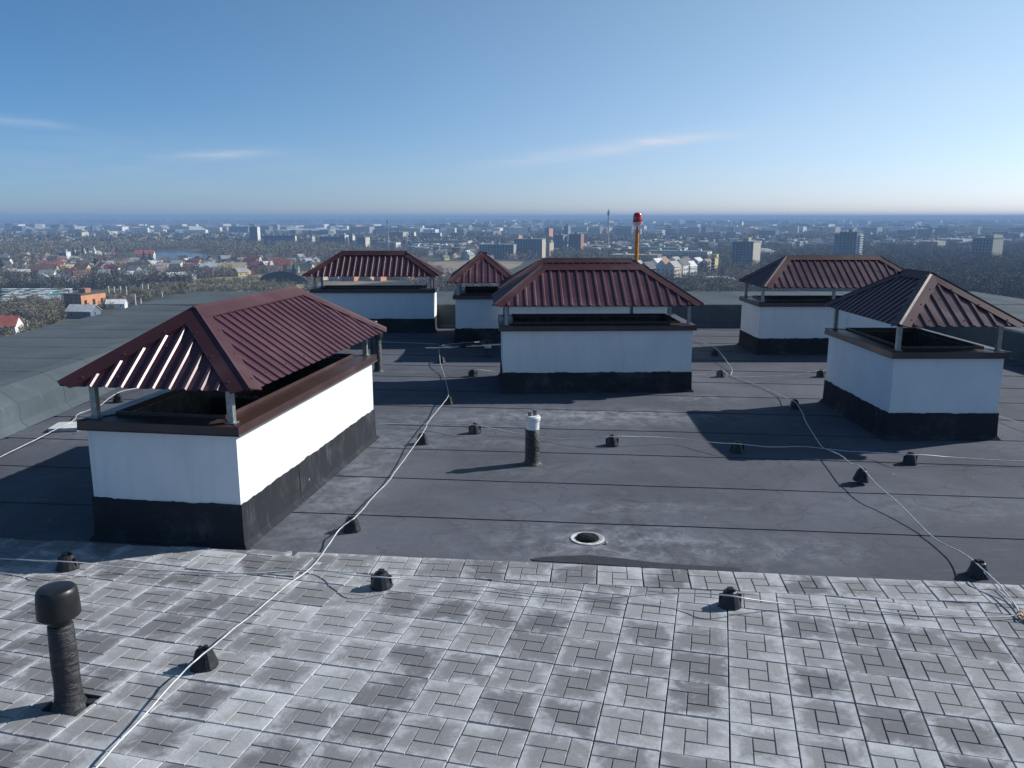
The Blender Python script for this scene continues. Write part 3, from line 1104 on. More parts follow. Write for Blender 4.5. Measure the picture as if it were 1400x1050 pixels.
# ------------------------------------------------------------------ vent pipes, drain
def vent_near():
    x, y = -2.795, 4.665
    r = empty('vent_pipe', (x, y, .0), 'black vent pipe with domed cap and wrinkled bitumen wrap rising through the paving', 'vent pipe')
    MB().lathe([(.122, .004), (.112, .035), (.092, .07), (.081, .13), (.078, .25), (.079, .33), (.076, .45), (.073, .60), (.069, .605)], 32, wob=.003).build('bitumen_wrap', M['wrap'], r, smooth=True)
    auto_smooth(r.children[0], 60)
    auto_smooth(MB().lathe([(.063, .58), (.063, .71)], 28).build('pipe', M['plastic'], r))
    auto_smooth(MB().lathe([(.066, .662), (.118, .660), (.124, .668), (.124, .70), (.121, .76), (.116, .818), (.112, .832), (.103, .843), (.092, .848), (.05, .851), (.0, .852)], 36, close=False).build('cap', M['plastic'], r), 24)
    MB().box(.085, .145, .00, .05, .012, .060).build('offcut', M['wrap'], r)
    return r


vent_near()
r = empty('vent_pipe', (.26, 9.971, 0), 'short pipe with black foot and white two-stub cap in the open middle roof', 'vent pipe')
auto_smooth(MB().lathe([(.145, .004), (.115, .018), (.097, .05), (.093, .2), (.092, .455), (.086, .46)], 28, wob=.004).build('bitumen_wrap', M['wrap'], r), 60)
auto_smooth(MB().lathe([(.082, .44), (.084, .565), (.097, .575), (.099, .615), (.092, .622), (.090, .632), (.0, .634)], 32, close=False).build('cap', M['pvc'], r), 40)
for (a, b, h) in [(-.035, -.02, .69), (.03, .02, .705)]:
    auto_smooth(MB().lathe([(.028, .63), (.028, h - .02), (.033, h - .018), (.033, h), (.0, h)], 16, a, b, close=False).build('stub', M['greyplastic'], r), 40)


def vent_far(x, y, h, label):
    r = empty('vent_pipe', (x, y, 0), label, 'vent pipe')
    auto_smooth(MB().lathe([(.13, .004), (.10, .03), (.083, .08), (.079, h * .62), (.073, h * .63), (.073, h - .13)], 24, wob=.004).build('pipe', M['wrap'], r), 50)
    auto_smooth(MB().lathe([(.075, h - .17), (.108, h - .165), (.112, h - .03), (.098, h - .006), (.03, h), (0, h)], 24, close=False).build('cap', M['plastic'], r), 50)


vent_far(-2.70, 16.28, .86, 'black capped vent pipe standing just behind the far end of the nearest chimney stack')
vent_far(-3.06, 17.9, .84, 'second black capped vent pipe half hidden behind the one at the nearest stack')
r = empty('vent_pipe', (-.542, 18.143, 0), 'very short black pipe with grey collar in shade left of the centre chimney stack', 'vent pipe')
MB().lathe([(.12, .004), (.085, .03), (.078, .20)], 20).build('pipe', M['wrap'], r, smooth=True)
MB().lathe([(.080, .195), (.080, .285), (.074, .29)], 20).build('collar', M['pvc'], r, smooth=True)
MB().lathe([(.082, .284), (.084, .35), (.04, .37), (0, .37)], 20, close=False).build('cap', M['plastic'], r, smooth=True)

r = empty('roof_drain', (.732, 7.50, .006), 'round roof drain with pale ring and black leaf grate before the paving', 'drain')
auto_smooth(MB().lathe([(.168, .002), (.160, .007), (.122, .004), (.112, -.004)], 40, close=False).build('ring', plain('drain_ring', (.52, .53, .52), .6, var=.3, scale=14), r))
MB().lathe([(.114, .0035), (.114, .0030)], 32).build('sump', plain('drain_dark', (.006, .006, .007), .6), r)
mb = MB()
for k in range(26):
    a = 2 * pi * k / 26
    d = Vector((cos(a), sin(a), 0)); p = Vector((-sin(a), cos(a), 0)) * .0045
    prof = [(.112, .004), (.104, .024), (.07, .036), (.035, .040)]
    for q in range(3):
        a0 = d * prof[q][0] + Vector((0, 0, prof[q][1])); a1 = d * prof[q + 1][0] + Vector((0, 0, prof[q + 1][1]))
        z = Vector((0, 0, .012))
        mb.add([a0 - p, a0 + p, a1 + p, a1 - p, a0 - p - z, a0 + p - z, a1 + p - z, a1 - p - z], [(0, 1, 2, 3), (0, 4, 5, 1), (1, 5, 6, 2), (3, 2, 6, 7), (0, 3, 7, 4)])
mb.lathe([(.04, .028), (.04, .044), (.0, .046)], 20, close=False)
mb.build('leaf_grate', M['plastic'], r)
tag(MB().lathe([(.012, .0), (.016, .009), (.007, .017)], 7, wob=.004).build('pebble', M['mortar'], None, tuple(on(829, 743, .01))), 'tiny pebble lying beside the roof drain', 'pebble')

# ------------------------------------------------------------------ wire holders
hb = MB()
prof = [(.094, .0), (.092, .012), (.078, .05), (.064, .095), (.054, .122), (.045, .128)]
segs = 12
v, f = [], []
for (r_, z) in prof:
    for i in range(segs):
        a = 2 * pi * (i + .5) / segs
        k = 1.0 + (.05 if i % 3 == 0 else -.02)
        v.append((r_ * k * cos(a), r_ * k * sin(a), z))
for k in range(len(prof) - 1):
    for i in range(segs):
        j = (i + 1) % segs
        f.append((k * segs + i, k * segs + j, (k + 1) * segs + j, (k + 1) * segs + i))
f.append(tuple(range((len(prof) - 1) * segs, len(prof) * segs)))
f.append(tuple(range(segs - 1, -1, -1)))
hb.add(v, f)
BODY = hb.mesh('holder_body', M['plastic'])
CLIP = MB().box(-.030, -.008, -.022, .022, .127, .150).box(.008, .030, -.022, .022, .127, .146).box(-.008, .008, -.02, .02, .127, .134).mesh('wire_clip', M['plastic'])
RIB = MB().box(-.006, .006, -.088, -.050, .004, .10).mesh('side_rib', M['plastic'])
RIB2 = MB().box(-.006, .006, .050, .088, .004, .10).mesh('side_rib', M['plastic'])


def holder(x, y, z, rz, label, tilt=0.0):
    o = empty('wire_holder', (x, y, z), label, 'wire holder', rz, 'black plastic wire holders on the roof')
    o.rotation_euler = (tilt, tilt * .6, rz)
    link('body', BODY, o); link('wire_clip', CLIP, o); link('side_rib', RIB, o); link('side_rib', RIB2, o)
    return o


HL = [
    (-3.90, 6.72, PZ, 1.4, 'black wire holder on shaded paving edge behind the tall capped vent pipe'),
    (-2.11, 5.12, PZ, .5, 'nearest black wire holder on the paving, right of the tall capped vent pipe'),
    (-1.09, 6.36, PZ, 1.5, 'black wire holder on the paving left of the roof drain, at the lower middle'),
    (1.73, 6.02, PZ, 1.5, 'black wire holder on the paving right of the roof drain'),
    (4.06, 6.66, .006, .2, 'black wire holder at the right end of the paving edge'),
    (-1.60, 7.72, .006, .5, 'black wire holder beside the nearest stack foot just beyond the paving edge'),
    (-1.24, 10.90, .006, .5, 'black wire holder off the far corner of the nearest stack where the wire bends'),
    (-0.54, 11.48, .006, 1.6, 'black wire holder left of the short white-topped pipe'),
    (1.37, 10.82, .006, 1.6, 'black wire holder just right of the short white-topped pipe'),
    (3.00, 10.50, .006, 1.6, 'black wire holder at the edge of the right stack shadow'),
    (5.05, 9.98, .006, 1.6, 'black wire holder in front of the foot of the nearest right-hand stack'),
    (4.62, 13.04, .006, .3, 'black wire holder left of the foot of the nearest right-hand stack'),
    (4.09, 15.74, .006, 1.6, 'black wire holder right of the centre stack where two wires cross'),
    (4.56, 18.2, .006, .2, 'black wire holder in shade of the rear right stack'),
    (6.05, 15.74, .006, 1.6, 'black wire holder between the two right-hand stacks'),
    (-0.77, 15.78, .006, 1.6, 'black wire holder left of the centre stack between two shadows'),
    (-1.07, 13.36, .006, .4, 'black wire holder inside the shadow of the centre stack'),
    (-1.51, 17.3, .006, .2, 'black wire holder inside the shadow of the hidden centre stack'),
    (-1.18, 19.44, .006, 1.6, 'black wire holder in front of the small pointed-roof stack'),
    (-6.66, 13.5, .006, .9, 'black wire holder near the left parapet behind the nearest stack'),
    (-3.94, 19.3, .006, 1.6, 'black wire holder glimpsed under the nearest stack eave, before the far left stack'),
]
for h in HL: holder(*h)
holder(4.09, 9.18, .045, .2, 'black wire holder lifted off the felt by its taut wire before the right-hand stack', .06)


# ------------------------------------------------------------------ lightning wires
def smooth_path(pts, step=.05, wob=.006, seed=0):
    P = [Vector(p) for p in pts]
    out = []
    for i in range(len(P) - 1):
        p0, p1, p2, p3 = P[max(i - 1, 0)], P[i], P[i + 1], P[min(i + 2, len(P) - 1)]
        n = max(2, int((p2 - p1).length / step))
        for k in range(n):
            t = k / n
            q = .5 * ((2 * p1) + (p2 - p0) * t + (2 * p0 - 5 * p1 + 4 * p2 - p3) * t * t + (3 * p1 - p0 - 3 * p2 + p3) * t ** 3)
            w = wob * sin(pi * t)
            q += Vector((noise.noise((q.x * 3, q.y * 3, seed)), noise.noise((q.x * 3, q.y * 3, seed + 7)), .5 * noise.noise((q.x * 2, q.y * 2, seed + 3)))) * w
            out.append(q)
    out.append(P[-1])
    return out


def wire(label, spec, r=.0060, seed=0, wob=.012):
    """spec: (px, py, height of the wire above the roof) surveyed points"""
    pts = [on(a, b, c) for a, b, c in spec]
    mb = MB().tube(smooth_path(pts, seed=seed, wob=wob), r, 6)
    o = mb.build('lightning_wire', M['wire'], None, smooth=True)
    return tag(o, label, 'wire', 'lightning conductor wires on the roof')


T = PZ
wire('long pale wire from the bottom left over the paving to between left and centre stacks',
     [(95, 1085, T + .05), (133, 1048, T + .06), (200, 975, T + .07), (245, 925, T + .10), (270, 901, T + .142), (300, 876, T + .11), (350, 836, T + .06), (390, 802, T + .035),
      (424, 777, T + .03), (447, 748, .05), (464, 724, .10), (480, 711.5, .15), (486, 707, .15), (510, 680, .08), (530, 659, .06), (544, 640, .06), (563, 614, .10), (577, 594, .15),
      (583, 583, .12), (584, 579, .10), (596, 564, .08), (607, 550, .14), (613, 541, .155), (611, 527, .08), (607, 512, .05), (602, 496, .12), (601, 486, .156), (600, 476, .10),
      (606, 472, .06), (633, 468.6, .15), (663, 467, .06), (686, 465.5, .05), (700, 465, .05)], seed=1)
wire('thin wire crossing the whole paving from left holder to the bundle at right edge',
     [(-60, 762, T + .08), (0, 764, T + .09), (60, 767, T + .12), (90, 768, T + .145), (160, 775, T + .06), (240, 781, T + .025), (330, 784, T + .02), (424, 779, T + .025),
      (480, 786, T + .10), (521, 789, T + .15), (560, 792, T + .10), (655, 801.5, T + .03), (700, 809, T + .015), (776, 815, T + .02), (837, 817, T + .03), (898, 812, T + .08),
      (950, 811, T + .11), (999, 814.5, T + .148), (1030, 820, T + .10), (1076, 826, T + .04), (1152, 831, T + .02), (1213, 837, T + .015), (1290, 843, T + .01), (1366, 844, T + .02),
      (1396, 841, T + .03), (1440, 846, T + .03)], seed=2, r=.0052)
wire('pale wire from behind the centre stack down the right to the paving corner bundle',
     [(1430, 858, T + .03), (1398, 842, T + .03), (1385, 823, T + .05), (1367, 800, .12), (1347, 781, .155), (1338, 773, .14), (1312, 754, .08), (1280, 738, .04), (1255, 715, .06),
      (1224, 684, .12), (1200, 664, .16), (1177, 639, .19), (1164, 634, .16), (1151, 624, .14), (1135, 616, .10), (1125, 612, .08), (1120, 606, .06), (1111, 592, .05),
      (1102, 577, .08), (1095, 561, .12), (1087, 549.5, .152), (1079, 546, .10), (1066, 540, .04), (1040, 528, .03), (1012, 518, .03), (1000, 513, .03), (1001, 506, .05),
      (995, 496, .09), (982, 479, .15), (975, 474, .09), (962, 468, .05), (948, 465, .04), (930, 460, .04)], seed=3)
wire('pale wire crossing the open roof behind the white-topped pipe towards the right edge',
     [(505, 580, .05), (513, 580.5, .06), (560, 579, .07), (600, 579.5, .10), (648, 581, .152), (700, 591, .06), (729, 596, .045), (765, 600, .06), (800, 600.5, .10), (836, 597, .152), (880, 597, .12),
      (930, 600, .08), (975, 605, .12), (1009, 607, .152), (1050, 611, .08), (1096, 610.5, .04), (1115, 612, .05), (1160, 617, .06), (1210, 619.5, .10), (1246, 621.5, .152), (1300, 625, .10), (1360, 629, .08), (1440, 632, .08)], seed=4, r=.0056)
wire('thin wire crossing the rear roof from the black capped pipe to the right-hand stacks',
     [(505, 509, .06), (540, 509, .07), (600, 508, .06), (646, 505, .152), (690, 509, .06), (800, 512, .04), (947, 512.5, .04), (965, 510, .07), (986, 505.5, .152), (1003, 515, .04), (1060, 514, .05),
      (1095, 511, .09), (1123, 506, .152), (1140, 510, .1)], seed=5, r=.0056)
wire('pale wire climbing from the left frame edge past the loose slab towards the far parapet',
     [(-60, 655, .05), (0, 625, .05), (45, 603, .06), (70, 590, .09), (100, 575, .06), (107, 566, .05), (135, 555, .10), (161, 537, .152), (190, 530, .08), (230, 519, .05), (320, 500, .05), (420, 486, .06), (474, 467, .152),
      (540, 468, .05), (600, 470.5, .04)], seed=6)
wire('short wire crossing behind the foot of the nearest right-hand stack to the right frame edge',
     [(1350, 566, .05), (1368, 570, .06), (1400, 580, .08), (1440, 590, .10)], seed=8, r=.0052)
wire('thin loop of wire lying on the paving at the right end by the bundle', [(1345, 782, .15), (1362, 803, T + .05), (1380, 820, T + .02), (1394, 837, T + .02), (1404, 850, T + .015), (1420, 866, T + .015)], seed=9, r=.0052)
mb = MB()
c = on(1397, 841, T + .03)
mb.tube([c + Vector((.022 * cos(a), .05 * sin(a), .012 * sin(2 * a))) for a in [k * pi / 8 for k in range(17)]], .006, 6)
tag(mb.build('wire_clamp', M['orange']), 'small rusty tie joining the wires at the right paving corner', 'wire tie')

# ------------------------------------------------------------------ aviation beacon
bx, by = 3.20, 21.3
r = empty('obstruction_beacon', (bx, by, 0), 'red glass warning lamp on an orange pole behind the centre chimney stacks', 'warning lamp')
zt = height_at(315.5, by)
auto_smooth(MB().lathe([(.09, .004), (.09, .03), (.062, .035), (.060, .8), (.046, zt)], 24).build('pole', M['orange'], r))
auto_smooth(MB().lathe([(.11, zt), (.11, zt + .015)], 24).build('flange', M['orange'], r))
MB().lathe([(.022, zt + .015), (.022, zt + .11)], 12).build('neck', M['darkmetal'], r)
auto_smooth(MB().lathe([(.03, zt + .09), (.075, zt + .13), (.105, zt + .20), (.145, zt + .205), (.145, zt + .22)], 28).build('lamp_base', M['beacon_white'], r))
auto_smooth(MB().lathe([(.108, zt + .218), (.113, zt + .25), (.113, zt + .37), (.095, zt + .425), (.055, zt + .455), (0, zt + .462)], 32, close=False).build('lamp_dome', M['red_glass'], r), 60)
for k in range(3):
    a = k * 2.1 + .3
    MB().tube([(cos(a) * .135, sin(a) * .135, zt + .215), (cos(a) * .118, sin(a) * .118, zt + .37), (cos(a) * .09, sin(a) * .09, zt + .43)], .005, 5).build('guard_wire', M['darkmetal'], r)

# ------------------------------------------------------------------ the town: materials
def f_wall(t, b, col, win=0.0, floor=3.0, bay=3.2, dark=(.05, .06, .08)):
    p = objc(t)
    n1 = t.noise(p, .35, 4, .6)
    c = t.mix(t.ramp(n1, .3, .75), tuple(x * .85 for x in col), tuple(min(.85, x * 1.1) for x in col))
    if win:
        s_ = t.n('ShaderNodeSeparateXYZ', None, Vector=p)
        fz = t.m('FRACT', t.m('DIVIDE', s_.outputs[2], floor))
        fx = t.m('FRACT', t.m('DIVIDE', t.m('ADD', s_.outputs[0], s_.outputs[1]), bay))
        wz = t.m('MULTIPLY', t.m('GREATER_THAN', fz, .32), t.m('LESS_THAN', fz, .80))
        wx = t.m('MULTIPLY', t.m('GREATER_THAN', fx, .25), t.m('LESS_THAN', fx, .70))
        c = t.mix(t.m('MULTIPLY', t.m('MULTIPLY', wz, wx), win), c, dark)
        c = t.mix(t.m('MULTIPLY', t.m('LESS_THAN', fz, .06), .35), c, dark)
    t.put(b.inputs['Base Color'], c)
    b.inputs['Roughness'].default_value = .85


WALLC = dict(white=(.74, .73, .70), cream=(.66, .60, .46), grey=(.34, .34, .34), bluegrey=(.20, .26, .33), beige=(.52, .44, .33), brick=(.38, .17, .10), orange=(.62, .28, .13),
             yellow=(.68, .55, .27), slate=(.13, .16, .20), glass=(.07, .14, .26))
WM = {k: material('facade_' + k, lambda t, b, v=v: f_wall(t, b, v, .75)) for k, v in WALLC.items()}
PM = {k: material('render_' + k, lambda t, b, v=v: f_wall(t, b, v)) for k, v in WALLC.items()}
ROOFC = dict(red=(.36, .10, .07), rust=(.26, .13, .085), grey=(.30, .30, .30), dark=(.07, .065, .065), pale=(.58, .58, .56), brown=(.16, .09, .065), green=(.14, .20, .15), blue=(.12, .22, .36),
             tan=(.46, .36, .23), teal=(.20, .36, .35), white=(.74, .74, .73), crimson=(.22, .05, .07))
RM = {k: plain('roofing_' + k, v, .7, var=.2, scale=.6) for k, v in ROOFC.items()}
M['pane'] = plain('window_pane', (.03, .04, .055), .15, spec=.6)
M['concrete'] = plain('weathered_concrete', (.42, .41, .39), .9, var=.25, scale=.5)
M['bark'] = plain('bark', (.10, .085, .07), .95)

USED = {}


def yaw_for(px, turn=20):
    """turned so that the sunlit right flank shows"""
    return -atan2(px - 700, FPX) * 1.0 - radians(turn)


def block(label, cat, px0, px1, ytop, ybase, wall='grey', end='white', roof='grey', frac=.25, turn=22, name='apartment_block', parts=(), group=None, windows=0, depthmin=8.0, flip=False):
    """flat-roofed building: px0..px1 across, roof line at ytop, foot at ybase; frac of its width is the end wall, coloured apart as sunlit"""
    base = gp((px0 + px1) / 2, ybase)
    d = base.y
    zc = d * cos(PITCH) + (CAM_H - GZ) * sin(PITCH)
    width = (px1 - px0) * zc / FPX
    ztop = height_at(ytop, d)
    h = ztop - GZ
    a = radians(turn)
    w = width * (1 - frac) / cos(a)
    dp = max(depthmin, width * frac / sin(a))
    r = empty(name, (base.x, base.y, GZ), label, cat, yaw_for((px0 + px1) / 2, turn), group)
    mb = MB()
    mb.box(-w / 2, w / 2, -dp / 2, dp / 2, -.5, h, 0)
    mb.mi[3] = 1   # right-hand end wall, its sunlight put into a separate, mostly paler colour
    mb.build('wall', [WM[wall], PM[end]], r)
    MB().box(-w / 2 - .3, w / 2 + .3, -dp / 2 - .3, dp / 2 + .3, h, h + .7).build('roof', RM[roof], r)
    k = max(1, int(w // 22))
    for i in range(k):
        x = -w / 2 + (i + .5) * w / k
        MB().box(x - 2.2, x + 2.2, -2, 2.4, h + .7, h + 3.2).build('stair_head', PM[wall if wall != 'glass' else 'grey'], r)
    if windows:
        fl = windows
        nb = max(2, int(w // 3.6))
        me = MB().box(-.85, .85, -.06, .05, 0, 1.5).mesh('window', M['pane'])
        for f_ in range(fl):
            for i in range(nb):
                link('window', me, r, (-w / 2 + (i + .5) * w / nb, -dp / 2, 1.0 + (h - 1.5) * f_ / fl + .4))
    return r, w, dp, h


def gable_house(w, d, hw_, hr):
    """walls plus dark window panes; the roof is separate"""
    mb = MB()
    v = [(-w / 2, -d / 2, 0), (w / 2, -d / 2, 0), (w / 2, d / 2, 0), (-w / 2, d / 2, 0), (-w / 2, -d / 2, hw_), (w / 2, -d / 2, hw_), (w / 2, d / 2, hw_), (-w / 2, d / 2, hw_),
         (-w / 2, 0, hw_ + hr), (w / 2, 0, hw_ + hr)]
    mb.add(v, [(0, 1, 5, 4), (2, 3, 7, 6), (1, 2, 6, 9, 5), (3, 0, 4, 8, 7), (0, 3, 2, 1)])
    wall = mb.mesh('wall', PM['white'])
    mb = MB()
    o, t = .5, .22
    for sg in (-1, 1):
        y = sg * (d / 2 + o)
        z = hw_ - hr * o / (d / 2)
        P = [(-w / 2 - o, y, z + .03), (w / 2 + o, y, z + .03), (w / 2 + o, 0, hw_ + hr + .03), (-w / 2 - o, 0, hw_ + hr + .03)]
        mb.add(P + [(x, y_, z_ + t) for x, y_, z_ in P], [(4, 5, 6, 7), (3, 2, 1, 0), (0, 1, 5, 4), (1, 2, 6, 5), (3, 0, 4, 7)])
    roof = mb.mesh('roof', RM['grey'])
    win = MB().box(-.55, .55, -.05, .03, 0, 1.25).mesh('window', M['pane'])
    ch = MB().box(-.35, .35, -.35, .35, 0, 1.9).mesh('chimney', PM['brick'])
    return wall, roof, win, ch, w, d, hw_, hr


HK = [gable_house(11, 9, 4.2, 3.6), gable_house(9, 8, 5.6, 3.4), gable_house(14, 9, 3.8, 3.0), gable_house(8, 7, 3.2, 3.4)]


def setmat(o, m):
    o.material_slots[0].link = 'OBJECT'
    o.material_slots[0].material = m


def house(p, kind, yaw, wall, roof, label, scale=1.0, name='house', cat='house', group='small houses of the town below', wins=True):
    wm, rm, wn, ch, w, d, hw_, hr = HK[kind]
    r = empty(name, (p.x, p.y, GZ), label, cat, yaw, group)
    r.scale = (scale,) * 3
    o = link('wall', wm, r); setmat(o, PM[wall])
    o2 = link('roof', rm, r); setmat(o2, RM[roof])
    link('chimney', ch, o2, (w * .2, d * .12, hw_ + hr * .6))
    if wins:
        for x in (-w * .28, w * .28):
            link('window', wn, r, (x, -d / 2, hw_ * .38))
        q = link('window', wn, r, (w / 2, -.5, hw_ * .45)); q.rotation_euler = (0, 0, pi / 2)
    return r


# ---- landmarks (surveyed from the photograph, x and y of outline, foot)
LM = []


def lm(px, py, text): LM.append((px, py, text))


block('cream tower block at the far left before the yellow slab', 'tower block', 109.5, 121.5, 317.5, 328, 'slate', 'cream', frac=.72, turn=40); lm(116, 328, 'the cream tower block')
block('long yellow-white slab block on the far left skyline', 'apartment block', 135, 160, 316.3, 324, 'yellow', 'cream', frac=.45, turn=35)
block('lower cream annex right below the long yellow-white slab', 'building', 149, 160, 322.5, 328.5, 'cream', 'cream', frac=.5, turn=35)
block('flat white warehouse above the cream tower block', 'warehouse', 125, 140, 313.0, 316.2, 'white', 'white', frac=.5, name='warehouse', roof='white')
block('long white factory hall on the far left plain', 'factory', 160, 218, 314.6, 318, 'white', 'white', 'pale', frac=.6, name='factory_hall', turn=35)
block('slim pale silo tower over the long factory hall', 'tower', 197.5, 201.5, 307.5, 317, 'white', 'white', frac=.6, name='silo_tower')
block('small pair of dark tower blocks at the far left edge', 'tower block', 37, 47, 314, 320, 'slate', 'bluegrey', frac=.3)
block('tall blue glass tower with a sunlit flank coloured white', 'skyscraper', 342.5, 356.5, 310.3, 334, 'glass', 'white', frac=.27, name='glass_tower'); lm(350, 335, 'the tall blue glass tower')
block('long dark blue slab block with a cream end, right of the glass tower', 'apartment block', 362.5, 405.5, 322.5, 336, 'glass', 'cream', 'dark', frac=.055, turn=12)
for k, (a, c) in enumerate([(417, 424), (424.5, 431)]):
    block(['left of the twin cream towers between two dark blue slabs', 'right of the twin cream towers between two dark blue slabs'][k], 'tower block', a, c, 323.5, 336, 'bluegrey', 'cream', frac=.6, turn=42)
block('second dark blue slab block, left of the big white twin towers', 'apartment block', 438, 468, 323.5, 337, 'glass', 'grey', frac=.08, turn=14)
block('left and larger of the big white twin tower blocks', 'tower block', 464.5, 477, 321.5, 340, 'grey', 'white', frac=.4, turn=30, windows=9)
block('right and narrower of the big white twin tower blocks', 'tower block', 477.5, 486, 322.5, 340, 'grey', 'white', frac=.4, turn=30, windows=9); lm(478, 341, 'the big white twin towers')
block('broad bright white hall on the plain above the twin towers', 'hall', 465, 484.5, 309.8, 317.5, 'white', 'white', 'white', frac=.5, name='white_hall', turn=35)
block('stepped white hall right of the broad white hall', 'hall', 486, 507, 313.8, 318.5, 'white', 'white', 'pale', frac=.5, name='white_hall', turn=35)
block('cream end-lit tower block right of the white twin towers', 'tower block', 489, 506, 324.5, 340, 'slate', 'cream', frac=.36, turn=30)
block('long pale low-rise row behind the far left chimney roof', 'apartment block', 513, 548, 331.5, 339, 'grey', 'white', frac=.2)
block('beige tower with dark flank left of the thin far mast gap', 'tower block', 532, 558.5, 317.3, 330, 'slate', 'beige', frac=.28)
block('slim white-ended block right of the beige tower', 'tower block', 563, 569, 317.5, 329, 'bluegrey', 'white', frac=.45)
block('low dark block with a white end above the pointed-roof stack', 'apartment block', 577, 604, 318.5, 330, 'slate', 'white', frac=.07, turn=14)
block('long grey terrace with white dormers left of the pointed roof', 'apartment block', 580, 646, 328.8, 336, 'grey', 'beige', 'brown', frac=.1, turn=14)
block('pale low block with red-brown end above the grey meadow', 'building', 598, 620, 336, 344, 'white', 'brick', frac=.12)
block('wide bluish slab block row right of the pointed-roof stack', 'apartment block', 655, 706, 334.5, 353, 'bluegrey', 'grey', frac=.08, turn=14, windows=8)
block('wide grey slab block left of the dark tower cluster', 'apartment block', 703, 746, 327, 352, 'bluegrey', 'beige', frac=.12, turn=16, windows=9); lm(724, 353, 'the wide grey slab block')
block('orange-topped block rising behind the bluish slab row', 'apartment block', 704, 714, 322, 334, 'orange', 'orange', 'rust', frac=.5)
block('tower with orange roof gables behind the grey slab block', 'tower block', 744, 756, 312.5, 329, 'slate', 'orange', 'rust', frac=.45)
block('beige end-lit block beside the dark tower cluster', 'apartment block', 747.5, 757, 332, 350, 'beige', 'beige', frac=.6)
block('tallest dark tower in the cluster left of the thin mast', 'tower block', 771, 780, 309.2, 332, 'slate', 'bluegrey', frac=.4)
block('broad dark block in the tower cluster left of the thin mast', 'tower block', 757, 775, 321.5, 345, 'slate', 'bluegrey', frac=.3, windows=9)
block('right dark block of the tower cluster left of the thin mast', 'tower block', 777, 798, 320.5, 345, 'slate', 'brick', frac=.2, windows=9); lm(778, 346, 'the dark tower cluster')
block('blue low block at the foot of the dark tower cluster', 'building', 776, 792, 337, 344, 'glass', 'bluegrey', frac=.3)
r, w, dp, h = block('grey nine-storey tower with bright end right of the orange pole', 'tower block', 1000.5, 1037.5, 330.5, 366, 'bluegrey', 'cream', frac=.26, turn=28, windows=9); lm(1020, 366, 'the grey tower with the bright end')
MB().box(-2.5, 3.5, -3, 3, h + .7, h + 4.2).build('lift_house', PM['beige'], r)
r, w, dp, h = block('tall grey stepped tower with pale balconies right of centre', 'tower block', 1146, 1175, 317.5, 362, 'grey', 'bluegrey', frac=.24, turn=28, windows=13); lm(1156, 360, 'the tall stepped tower')
for k in range(13):
    MB().box(w / 2 + .02, w / 2 + 1.3, -dp * .15, dp * .45, 1 + k * (h - 2) / 13, 1 + k * (h - 2) / 13 + 1.1).build('balcony', PM['white'], r)
MB().box(-w / 2 - 7, -w / 2 - .02, -dp / 2 + 2, dp / 2 - 1, 0, h * .95).build('lower_wing', WM['grey'], r)
r, w, dp, h = block('pale tower with cream sunlit flank near the right frame edge', 'tower block', 1329, 1365.5, 325.5, 360, 'grey', 'cream', frac=.33, turn=30, windows=8); lm(1347, 360, 'the pale tower at the right')
MB().box(w / 2 - 6, w / 2 - .5, -dp / 2 + 1, dp / 2 - 1, h + .72, h + 3.6).build('roof_frame', PM['cream'], r)
block('low orange block with pale roof beside the right woods', 'building', 1257, 1290, 330, 342, 'orange', 'beige', 'pale', frac=.3)
block('long low pale hall behind the right woods', 'hall', 1285, 1327, 327, 333, 'beige', 'white', 'pale', frac=.3, name='low_hall')
block('long white hall at the far right horizon', 'hall', 1380, 1420, 306.8, 313, 'white', 'white', 'white', frac=.4, name='white_hall')
block('row of pale blocks low on the right horizon', 'apartment block', 1380, 1408, 319, 329, 'bluegrey', 'white', frac=.5)
block('hazy white slab block above the right rear stack', 'apartment block', 1240, 1275, 303.5, 310, 'bluegrey', 'white', frac=.6)
block('hazy pale tower pair above the right rear stack roof', 'tower block', 1124, 1140, 306.5, 317, 'bluegrey', 'white', frac=.5)
block('hazy white slab above the tall stepped tower', 'apartment block', 1187, 1192, 318.5, 326, 'bluegrey', 'white', frac=.5)
block('small orange tower in the haze right of the stepped tower', 'tower', 1256, 1260.5, 311.5, 321, 'orange', 'orange', 'rust', frac=.5)
for k, (a, c, y0, y1) in enumerate([(859, 866, 310.5, 317), (878, 884, 309, 316), (889, 893.5, 305, 312), (928, 934, 309.5, 315), (929, 931, 324, 333), (843, 847, 311, 316), (1012, 1016, 303, 318)]):
    block(['pale hazy block left of the red lamp', 'white hazy block right of the red lamp', 'taller grey hazy block right of the red lamp', 'white hazy cube block farther right of the red lamp',
           'slim white chimney-like tower right of the orange pole', 'small white hazy block between mast and lamp', 'slim white spire tower in the haze before the right stacks'][k], 'tower block', a, c, y0, y1, 'bluegrey', 'white', frac=.6)

# church with spires
p = gp(127, 354.5)
r = empty('church', (p.x, p.y, GZ), 'small white church with two slender spires beside dark conifers', 'church', -.1)
MB().box(-9, 9, -5, 5, 0, 7).build('nave', PM['white'], r)
MB().add([(-9.5, -5.5, 7), (9.5, -5.5, 7), (9.5, 5.5, 7), (-9.5, 5.5, 7), (-9.5, 0, 10.5), (9.5, 0, 10.5)], [(0, 1, 5, 4), (2, 3, 4, 5), (1, 2, 5), (3, 0, 4)]).build('roof', RM['pale'], r)
for x, hh in ((-7, 15), (6, 17)):
    o = MB().box(x - 1.6, x + 1.6, -6.6, -3.4, 0, hh - 6).build('bell_tower', PM['white'], r)
    MB().lathe([(1.9, hh - 6), (1.5, hh - 5), (.9, hh - 3.4), (.25, hh - 1), (.08, hh)], 8, x, -5).build('spire', RM['pale'], o)
lm(127, 355, 'the white church')
